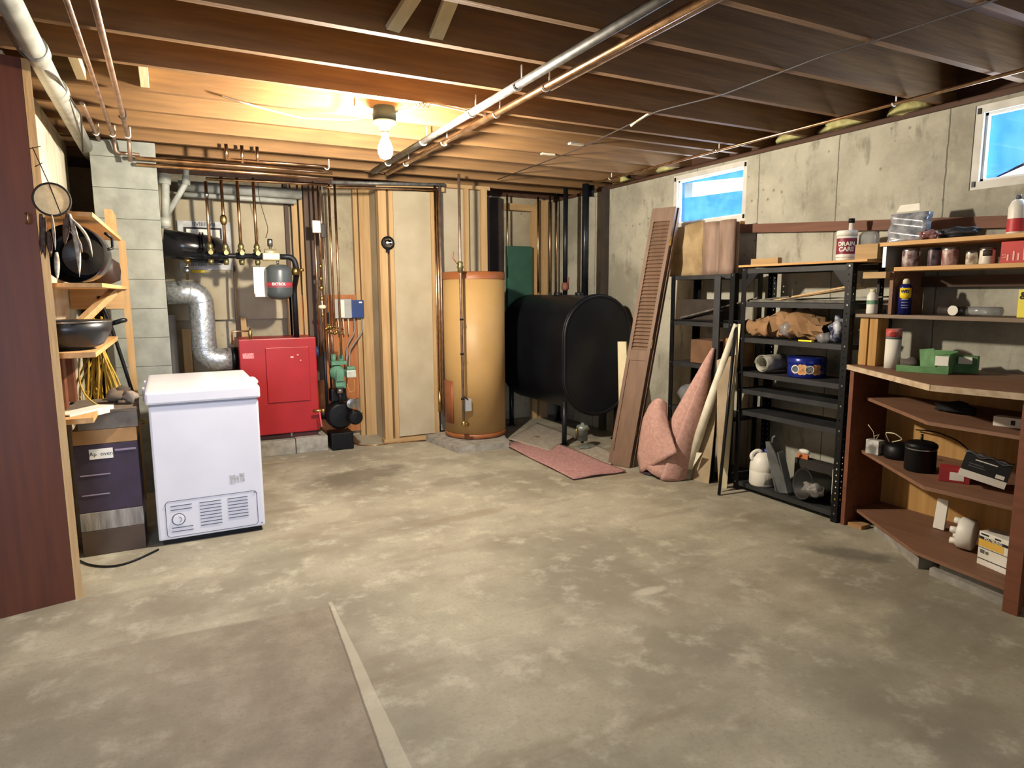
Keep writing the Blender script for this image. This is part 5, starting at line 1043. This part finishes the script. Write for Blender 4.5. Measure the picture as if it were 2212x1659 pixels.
MB().prism([pl[0], pl[1], Vector((3.40, 3.36, .02)), at(1548, 960, x=3.47), at(1549, 850, x=3.50)], (.012, .004, 0)).build('sheet', mat('hardboard', '#a8977c', '#8c7b61', sc=6, rough=.7), t)
MB().tube([Vector((3.35, 3.305, .005)), at(1590, 700, x=3.556)], .012, 10).build('black_rod', BLKP, None, 'black rod leaning against the near rack with its foot out on the floor', 'rod')
MB().prism([Vector((3.47, 3.44, 0)), Vector((3.52, 3.40, 0)), at(1600, 700, x=3.56), at(1592, 700, x=3.562)], (.008, .008, 0)).build('pale_board', CREAM, None, 'pale narrow board behind the black rod beside the near rack', 'board')
MB().prism([Vector((3.46, 3.70, 0)), Vector((3.49, 3.55, 0)), Vector((3.565, 3.56, .75)), Vector((3.56, 3.66, .75))], (.01, .004, 0)).build('cardboard_sheet', mat('tan_card', '#b3a184', '#9b896c', sc=6, rough=.8), None, 'tan cardboard sheet leaning behind the white tube', 'board')  # plain tan card colour
# ---------------------------------------------------------------- board lying along the right wall
MB().beam((3.925, 3.76, 1.895), (3.925, 1.2, 1.725), .046, .062).build('wall_ledge', wood('red_brown_beam', '#7a5240', '#60402f', 'y'), None, 'long red-brown timber fixed along the right wall over the racks', 'beam')
MB().box(3.90, 3.949, 3.77, 3.83, 1.875, 1.90, .002).build('wood_block', PINE, None, 'pale wood offcut at the far end of the long wall timber, lower', 'wood block')
MB().box(3.90, 3.949, 3.74, 3.82, 1.93, 1.95, .002).build('wood_block', PINE, None, 'pale wood offcut under the window corner at the far end of the long timber', 'wood block')
# ---------------------------------------------------------------- wooden shelf unit
SB = SHELFB; EDG = mat('worn_edge', '#c9b59a', '#a38b6e', sc=20, rough=.9)
t = thing('shelf_unit', 'brown wooden open shelf unit with an angled front at the right edge', 'shelf unit', (3.6, 1.9, 0))
MB().prism([(3.58, 2.50, 0), (3.94, 2.50, 0), (3.94, 2.525, 0), (3.58, 2.525, 0)], (0, 0, .955)).build('side_panel', OAKR, t)
MB().box(3.225, 3.94, 1.43, 1.455, 0, .955).build('side_panel', OAKR, t)
MB().box(3.215, 3.25, 1.395, 1.455, 0, .955).build('front_post', OAKR, t)
BP = wood('back_board', '#c79c5c', '#a57a3f', 'z', .7)
MB().box(3.92, 3.94, 1.455, 2.50, .1, .955).build('back_panel', BP, t)
def ushelf(z, A, M_, Cc, th=.018, m_=SB, back=2.50): return MB().prism([(A[0], A[1], z), (M_[0], M_[1], z), (Cc[0], Cc[1], z), (3.93, Cc[1], z), (3.93, back, z)], (0, 0, -th)).build('shelf', m_, t)
ushelf(.10, (3.66, 2.49), (3.306, 1.91), (3.25, 1.457), .018)
ushelf(.47, (3.66, 2.48), (3.228, 1.846), (3.26, 1.457))
ushelf(.79, (3.68, 2.48), (3.24, 1.86), (3.26, 1.457))
o = ushelf(.985, (3.585, 2.54), (3.13, 1.79), (3.21, 1.42), .028, back=2.54)
t2 = [(3.580, 2.548), (3.123, 1.79), (3.203, 1.41)]
for a, c in zip(t2[:-1], t2[1:]): MB().beam((a[0], a[1], .971), (c[0], c[1], .971), .012, .028).build('edge_band', EDG, t, label='pale worn front edge')
# upper shelves fixed over it
t = thing('wall_shelf', 'three long boards stacked on blocks over the brown shelf unit', 'shelf', (3.78, 1.9, .985))
GB = wood('grey_board', '#8c7a68', '#6d5c4c', 'y')
MB().box(3.60, 3.93, 1.10, 2.535, 1.266, 1.286, .002).build('shelf_board', GB, t)
MB().box(3.62, 3.93, 1.10, 2.33, 1.528, 1.550, .002).build('shelf_board', PINE, t)
MB().box(3.61, 3.93, 1.10, 2.43, 1.668, 1.690, .002).build('shelf_board', PINE, t)
for (y0, y1) in ((2.40, 2.45), (2.46, 2.51)): MB().box(3.62, 3.72, y0, y1, .986, 1.265, .003).build('block_post', wood('block', '#c59a5c', '#9b7238', 'z'), t)
MB().box(3.64, 3.93, 2.34, 2.36, 1.287, 1.527).build('end_panel', SB, t); MB().box(3.60, 3.66, 2.36, 2.50, 1.49, 1.527, .002).build('bracket', STUDY, t)
MB().box(3.62, 3.93, 2.38, 2.40, 1.551, 1.667).build('end_panel', mat('grey_metal_sheet', '#9da3a4', '#7b8183', rough=.35, metal=.5), t)
MB().box(3.90, 3.93, 1.10, 2.40, 1.44, 1.50).build('rear_rail', DK, t)
MB().box(3.64, 3.93, 1.10, 1.12, .986, 1.667).build('end_panel', SB, t)
# items: top board
z0 = 1.691
t = thing('plastic_package', 'clear plastic package with a white hang tab on the top board', 'package', (3.72, 2.30, z0))
MB().grid(lambda u, v: (3.66+.012*math.sin(v*12+u*3)*.6+.03*v, 2.41-.20*u, z0+.002+.155*v), 12, 14, .05).build('blister', mat('shiny_plastic', '#d3d6dc', '#5e6470', sc=22, rough=.12, metal=.4, contrast=.7), t)
MB().prism([(3.69, 2.385, z0+.165), (3.69, 2.255, z0+.165), (3.70, 2.265, z0+.205), (3.70, 2.37, z0+.205)], (.003, 0, 0)).build('hang_tab', PAP, t)
t = thing('glove', 'dark work glove with a reddish shiny bag beside it on the top board', 'glove', (3.72, 2.08, z0)); MB().blob((3.74, 2.06, z0+.03), (.05, .10, .03), 3, .2, 21, .028).build('palm', mat('dark_glove', '#202228', '#15171c', rough=.6), t)
MB().blob((3.68, 2.19, z0+.027), (.03, .055, .026), 3, .25, 22, .025).build('sweet_bag', mat('red_clear_bag', '#b08a84', '#5a2a30', sc=30, rough=.2), None, 'small crinkled reddish clear bag left of the dark glove', 'bag')
t = canister('glue_bottle', 'white bottle half filled with red on the top board near the right window', 'bottle', 3.72, 1.79, z0, [(.036, 0), (.038, .006), (.038, .13), (.026, .16), (.012, .168)], WPL)
MB().lathe([(.0388, z0+.012), (.0388, z0+.075)], (3.72, 1.79, 0), seg=28, cap=False).build('red_label', mat('red_label', '#c4353a', '#ab2a30', rough=.5), t)
MB().lathe([(.013, z0+.168), (.011, z0+.19), (0, z0+.192)], (3.72, 1.79, 0), seg=12).build('cap', GP, t)
# second board: cans and red box
z0 = 1.551
can_list = [(1948, 1986, 537, 'clear_can', 'clear jar with dark red contents, leftmost in the row of cans', '#b7a9a2', '#5c2630'), (2003, 2031, 535, 'dark_can', 'dark printed can, second from the left in the row', '#2c222c', '#6e5a60'), (2033, 2071, 534, 'jar_red', 'jar with a reddish speckled label in the middle of the row', '#c0a79a', '#8b5450'), (2085, 2113, 542, 'small_white_can', 'small white tin with brown print right of the speckled jar', '#e2d8c2', '#8f7a64'), (2114, 2151, 535, 'white_can', 'white tin with a dark label beside the red box', '#e8e2d0', '#d8cfba')]
for k, (p0, p1, pt, nm, lb, c1, c2) in enumerate(can_list):
    X_ = 3.70; a, c = at(p0, 560, x=X_), at(p1, 560, x=X_); r_ = .5*.84*(a.y-c.y); cy_ = (a.y+c.y)/2; h = at((p0+p1)/2, pt, x=X_-r_).z-z0
    t = canister('tin_can', lb, 'can', X_, cy_, z0, [(r_*.97, 0), (r_, .004), (r_, h-.006), (r_*.95, h)], mat('can_%s' % nm, c1, c2, sc=35, rough=.4, contrast=.4))
    MB().lathe([(r_+.0015, z0+h-.012), (r_+.0015, z0+h-.003), (r_*.9, z0+h+.001), (0, z0+h+.001)], (X_, cy_, 0), seg=28, cap=False).build('lid', STEEL if k != 1 else BLKM, t)
    if k == 4:
        ph = facing(X_, cy_); MB().grid(lambda u, v: (X_+(r_+.002)*math.cos(ph-.6+1.2*u), cy_+(r_+.002)*math.sin(ph-.6+1.2*u), z0+.04+.03*v), 8, 1, .0005).build('dark_label', mat('dark_label', '#3c322c', rough=.6), t)
a = at(2160, 560, x=3.66).y
t = thing('red_box', 'red carton with pale printed drips at the right end of the can row', 'box', (3.75, 1.6, z0))
MB().box(3.66, 3.84, 1.45, a, z0, z0+.104, .002).build('carton', mat('carton_red', '#c5342f', '#b02a27', rough=.6), t)
for k, (dy, h) in enumerate([(.03, .03), (.055, .045), (.075, .035), (.10, .06), (.12, .065)]): MB().box(3.658, 3.66, a-dy-.008, a-dy, z0+.012, z0+.012+h).build('pale_print', mat('pink_print', '#e8b0a4', rough=.7), t)
text_mesh('LS', .022, on_plane((3.657, a-.018, z0+.035), (0, 0, 1), (0, 1, 0)), 'lettering', MATS['pink_print'], t)
# third board
z0 = 1.287
t = canister('tablet_bottle', 'white bottle with a green and white label by the wood blocks', 'bottle', 3.66, 2.47, z0, [(.028, 0), (.030, .005), (.030, .105), (.018, .125), (.015, .128)], WPL)
MB().lathe([(.0165, z0+.128), (.0165, z0+.142), (0, z0+.143)], (3.66, 2.47, 0), seg=16).build('cap', CREAM, t)
MB().lathe([(.0306, z0+.055), (.0306, z0+.078)], (3.66, 2.47, 0), seg=24, cap=False).build('green_label', mat('green_label', '#6f9a80', '#4f7a62', sc=60, rough=.6), t)
X_, cy_, r_ = 3.68, 2.29, .0335
t = canister('spray_can', 'blue spray can with a yellow shield label', 'spray can', X_, cy_, z0, [(r_, 0), (r_, .150), (r_*.8, .165), (r_*.45, .172)], mat('can_blue', '#232a78', '#1b2164', rough=.3, metal=.3))
MB().lathe([(.018, z0+.168), (.017, z0+.186), (.012, z0+.198), (0, z0+.2)], (X_, cy_, 0), seg=16).build('nozzle_cap', CREAM, t)
ph = facing(X_, cy_)
MB().grid(lambda u, v: (X_+(r_+.001)*math.cos(ph-.95+1.9*u), cy_+(r_+.001)*math.sin(ph-.95+1.9*u), z0+.098-.012*math.sin(PI*u)+(.050+.012*math.sin(PI*u))*v), 12, 3, .0006).build('shield', mat('shield_yellow', '#f2d21e', '#e8c416', rough=.45), t)
text_mesh('WD', .024, on_cyl((X_, cy_), r_+.0026, ph-.10, z0+.128), 'lettering', mat('ink_blue', '#141a4a', rough=.5), t, bold=.0012)
for k, h in enumerate((.082, .066, .050, .036)): MB().grid(lambda u, v: (X_+(r_+.001)*math.cos(ph-.5+1.0*u), cy_+(r_+.001)*math.sin(ph-.5+1.0*u), z0+h+.004*v), 8, 1, .0005).build('small_print', mat('pale_blue_print', '#9aa2cc', rough=.6), t)
t = thing('tube_package', 'clear plastic packaged tube tools lying on the third board', 'package', (3.72, 1.9, z0))
a, c = at(2030, 660, x=3.70).y, at(2158, 660, x=3.70).y
MB().tube([(3.70, a, z0+.026), (3.70, a-.13, z0+.026)], .024, 16).build('dark_tube', mat('smoked', '#3f3a38', '#231f1e', rough=.2), t)
MB().tube([(3.72, a-.10, z0+.026), (3.73, c, z0+.026)], .023, 16).build('clear_tube', CLR, t)
MB().lathe([(.026, 0), (.026, .002)], (3.672, a-.085, z0+.028), (-1, 0, 0), 20).build('round_label', PAP, t)
t = thing('yellow_pack', 'yellow pack with a black ampersand standing at the right end of the third board', 'pack', (3.70, 1.6, z0))
a = at(2200, 640, x=3.66).y; MB().box(3.66, 3.70, a-.10, a, z0, z0+.135, .002).build('card', mat('pack_yellow', '#e8d83a', '#d8c62e', rough=.5), t)
text_mesh('&', .05, on_plane((3.657, a-.022, z0+.105), (0, -1, 0), (0, 0, 1)), 'lettering', BLK, t, bold=.001)
# top of the brown unit
z0 = .986
X_, cy_, r_ = 3.62, 2.30, .040
t = canister('caulk_tub', 'white cylinder canister with a red and grey top on the brown unit', 'canister', X_, cy_, z0, [(r_, 0), (r_, .165)], PAP)
MB().lathe([(r_+.0005, z0+.165), (r_+.0005, z0+.178)], (X_, cy_, 0), seg=28).build('grey_ring', GP, t); MB().lathe([(r_+.001, z0+.178), (r_+.001, z0+.222), (0, z0+.223)], (X_, cy_, 0), seg=28).build('top_label', mat('pink_red_top', '#d8b0a8', '#b8403c', sc=12, rough=.5, contrast=.4), t)
text_mesh('XXXX', .014, on_cyl((X_, cy_), r_+.0025, facing(X_, cy_), z0+.198), 'lettering', BLK, t)
GR = mat('green_carton', '#6f9c66', '#4c7a4a', sc=12, rough=.7)
t = thing('green_carton', 'torn open green carton on top of the brown unit', 'carton', (3.62, 2.05, z0))
Mg = Matrix.Translation((3.56, 2.07, z0))@Euler((0, 0, math.radians(-72))).to_matrix().to_4x4()
MB(Mg).box(-.14, .10, -.02, .18, 0, .004).box(-.14, .05, -.02, -.017, .004, .035).box(.05, .10, -.02, -.017, .004, .10).box(.10, .103, -.02, .18, .004, .105).box(-.02, .10, .177, .18, .004, .11).prism([(-.03, .0, .02), (.04, .0, .03), (.02, .03, .13), (-.05, .04, .12)], (.0, .003, 0)).box(.04, .20, .12, .18, .0, .09).build('carton_body', GR, t)
MB(Mg).box(.04, .10, -.024, -.0205, .045, .095).build('label_sticker', PAP, t); MB(Mg).box(.12, .18, .10, .119, .05, .085).build('label_sticker', PAP, t)
MB(Mg).blob((-.10, .09, .04), (.05, .06, .03), 2, .3, 30).build('contents', mat('dark_scrap', '#5b544c', '#34302b', rough=.8), t)
# upper inner shelf
z0 = .791
MB().blob((3.60, 1.93, z0+.025), (.06, .10, .028), 3, .2, 40, .024).build('black_cloth', mat('black_cloth', '#131216', '#0b0a0d', rough=.9), None, 'black cloth or cap on the upper shelf inside the brown unit', 'cloth')
t = thing('small_carton', 'small white printed carton on the upper shelf inside the brown unit', 'carton', (3.42, 1.6, z0)); Mg = Matrix.Translation((3.41, 1.60, z0))@Euler((0, 0, math.radians(-82))).to_matrix().to_4x4()
MB(Mg).box(-.055, .055, 0, .06, 0, .045, .002).build('carton', PAP, t); MB(Mg).box(.015, .032, -.001, 0, .012, .034).build('print', BLK, t)
# middle shelf
z0 = .471
t = thing('junction_box', 'white metal junction box with loose wires at the left of the middle shelf', 'junction box', (3.62, 2.36, z0))
MB().box(3.60, 3.66, 2.33, 2.41, z0, z0+.085, .004).build('box', mat('scuffed_white', '#c9c9c4', '#6f6d69', sc=16, rough=.4, contrast=.3), t); MB().tube([(3.62, 2.37, z0+.08), (3.62, 2.38, z0+.13), (3.61, 2.41, z0+.17)], .002, 6).tube([(3.63, 2.37, z0+.08), (3.63, 2.35, z0+.12), (3.60, 2.36, z0+.11)], .002, 6).build('wire', CAB, t)
t = thing('black_motor', 'low black electric motor with a looped wire behind the cylinder one', 'motor', (3.65, 2.24, z0))
MB().lathe([(.075, 0), (.078, .02), (.078, .07), (.05, .085), (0, .086)], (3.66, 2.245, z0), seg=26).build('case', BLKM, t); MB().tube([(3.64, 2.29, z0+.08), (3.62, 2.31, z0+.14), (3.60, 2.24, z0+.15), (3.62, 2.20, z0+.12), (3.63, 2.27, z0+.09)], .003, 6, True, .02).build('wire', CAB, t)
t = thing('cylinder_motor', 'black cylindrical motor with an upright shaft on the middle shelf', 'motor', (3.52, 2.04, z0))
MB().lathe([(.070, 0), (.074, .006), (.074, .125), (.078, .13), (.076, .145), (.06, .155), (.012, .16)], (3.50, 2.03, z0), seg=32).build('case', BLKM, t); MB().lathe([(.007, .155), (.007, .195)], (3.50, 2.03, z0), seg=10).build('shaft', BLKP, t)
MB().lathe([(.0745, .118), (.0745, .124)], (3.50, 2.03, z0), seg=32, cap=False).build('rim_band', STEEL, t)
t = thing('red_carton', 'small red carton with a white label lying on the middle shelf', 'carton', (3.45, 1.83, z0)); Mg = Matrix.Translation((3.42, 1.80, z0))@Euler((0, 0, math.radians(-62))).to_matrix().to_4x4()
MB(Mg).box(-.075, .055, 0, .11, 0, .065, .002).build('carton', mat('dull_red_carton', '#a32a2e', '#8a2125', rough=.7), t); MB(Mg).box(-.03, .03, -.0015, 0, .012, .052).build('label_sticker', PAP, t)
t = thing('printed_carton', 'black and white printed carton tilted at the right of the middle shelf', 'carton', (3.45, 1.64, z0)); Mg = Matrix.Translation((3.385, 1.685, z0+.044))@Euler((math.radians(-6), math.radians(13), math.radians(-66))).to_matrix().to_4x4()
MB(Mg).box(-.085, .105, 0, .11, 0, .034, .001).build('white_base', PAP, t); MB(Mg).box(-.085, .105, .0, .11, .0345, .115, .002).build('carton', BLK, t)
MB(Mg).box(-.04, .05, -.001, 0, .092, .097).build('print', PAP, t); MB(Mg).box(-.06, .0, -.001, 0, .070, .074).build('print', GP, t); MB(Mg).box(-.06, .01, -.001, 0, .058, .062).build('print', GP, t); MB(Mg).box(.055, .09, -.001, 0, .040, .058).build('barcode', PAP, t)
MB(Mg).grid(lambda u, v: (-.09+.20*u, .115*v-.005, .117+.008*math.sin(u*14)*math.cos(v*9)), 14, 8, .002).build('plastic_wrap', CLR, t)
cable([(3.90, 2.30, .60), (3.85, 2.15, .62), (3.80, 2.0, .60), (3.78, 1.9, .53), (3.80, 1.8, .48)], .004, BLKM, 'thin_cable', 'thin black cord trailing over the back of the middle shelf', 'cord')
# bottom shelf
z0 = .101
MB(Matrix.Translation((3.72, 2.03, z0+.004))@Euler((0, math.radians(8), 0)).to_matrix().to_4x4()).box(0, .012, -.03, .03, 0, .17, .003).build('plastic_bracket', WPL, None, 'narrow white plastic bracket upright at the back of the bottom shelf', 'bracket')
t = thing('vent_fitting', 'round white plastic fitting with lugs lying on its side on the bottom shelf', 'fitting', (3.55, 1.83, z0))
cF = Vector((3.56, 1.80, z0+.082)); aF = Vector((-.25, .9, .05))
MB().lathe([(.0, -.035), (.075, -.035), (.080, -.03), (.080, .03), (.072, .036), (.0, .036)], cF, aF, 32, False).build('body', WPL, t)
q_ = Vector((0, 0, 1)).rotation_difference(aF.normalized())
for k, (u, v) in enumerate([(.03, .045), (-.035, .04), (-.04, -.03), (.03, -.045), (0, 0)]):
    MB().lathe([(.018, .03), (.016, .065), (.008, .067), (.008, .055)], cF+q_ @ Vector((u, v, 0)), aF, 14).build('lug', WPL, t)
t = thing('grout_carton', 'white and yellow POLYBLEND carton at the right end of the bottom shelf', 'carton', (3.47, 1.6, z0)); 
pA, pB = at(2118, 1212, z=z0), at(2190, 1236, z=z0); pA = Vector((3.42, 1.675, z0)); pB = Vector((3.385, 1.53, z0))
ex_ = (pB-pA); wdt = ex_.length; ex_.normalize(); ang = math.atan2(ex_.y, ex_.x)
Mg = Matrix.Translation(pA)@Matrix.Rotation(ang, 4, 'Z')
MB(Mg).box(0, wdt, 0, .10, 0, .165, .002).build('carton', PAP, t)
MB(Mg).box(.001, wdt-.022, -.001, 0, .093, .128).build('yellow_band', mat('band_yellow', '#e0b64e', '#d2a640', rough=.6), t); MB(Mg).box(.001, wdt-.001, -.0012, 0, .129, .142).build('black_band', BLK, t); MB(Mg).box(.001, wdt-.001, -.001, 0, .086, .089).build('black_band', BLK, t); MB(Mg).box(.001, wdt-.001, -.001, 0, .030, .034).build('black_band', BLK, t); MB(Mg).box(.012, .035, -.001, 0, .060, .078).build('print', GP, t); MB(Mg).box(.04, .055, -.001, 0, .060, .075).build('print', GP, t)
def onM(x0, z): return lambda x, y: Mg @ Vector((x0+x, -.0025, z+y))
text_mesh('POLYBLEND', .0165, onM(wdt/2, .1355), 'lettering', PAP, t, bold=.0004)
MB(Mg).box(.01, .05, -.001, 0, .150, .158).build('print', BLK, t); MB(Mg).box(.08, .11, -.001, 0, .148, .156).build('print', BLK, t)
# slabs under the unit
def slab(pts, z1, nm, lab): return MB().prism([Vector((p.x, p.y, 0)) for p in pts], (0, 0, z1)).build(nm, CONC, None, lab, 'slab')
slab([Vector((3.66, 2.36, 0)), Vector((3.335, 1.90, 0)), Vector((3.42, 1.86, 0)), Vector((3.80, 2.30, 0))], .062, 'concrete_slab', 'rough concrete slab propping the angled front of the brown unit')
slab([Vector((3.31, 1.83, 0)), Vector((3.262, 1.47, 0)), Vector((3.5, 1.48, 0)), Vector((3.56, 1.84, 0))], .038, 'concrete_slab', 'lower concrete slab under the right half of the brown unit')
slab([Vector((3.34, 1.80, .0)), Vector((3.30, 1.48, 0)), Vector((3.6, 1.50, 0)), Vector((3.6, 1.80, 0))], .078, 'concrete_slab', 'upper concrete slab under the right half of the brown unit')
MB().box(3.60, 3.68, 2.40, 2.49, 0, .022).build('wood_wedge', CARD, None, 'small wood wedge under the left foot of the brown unit', 'wedge')
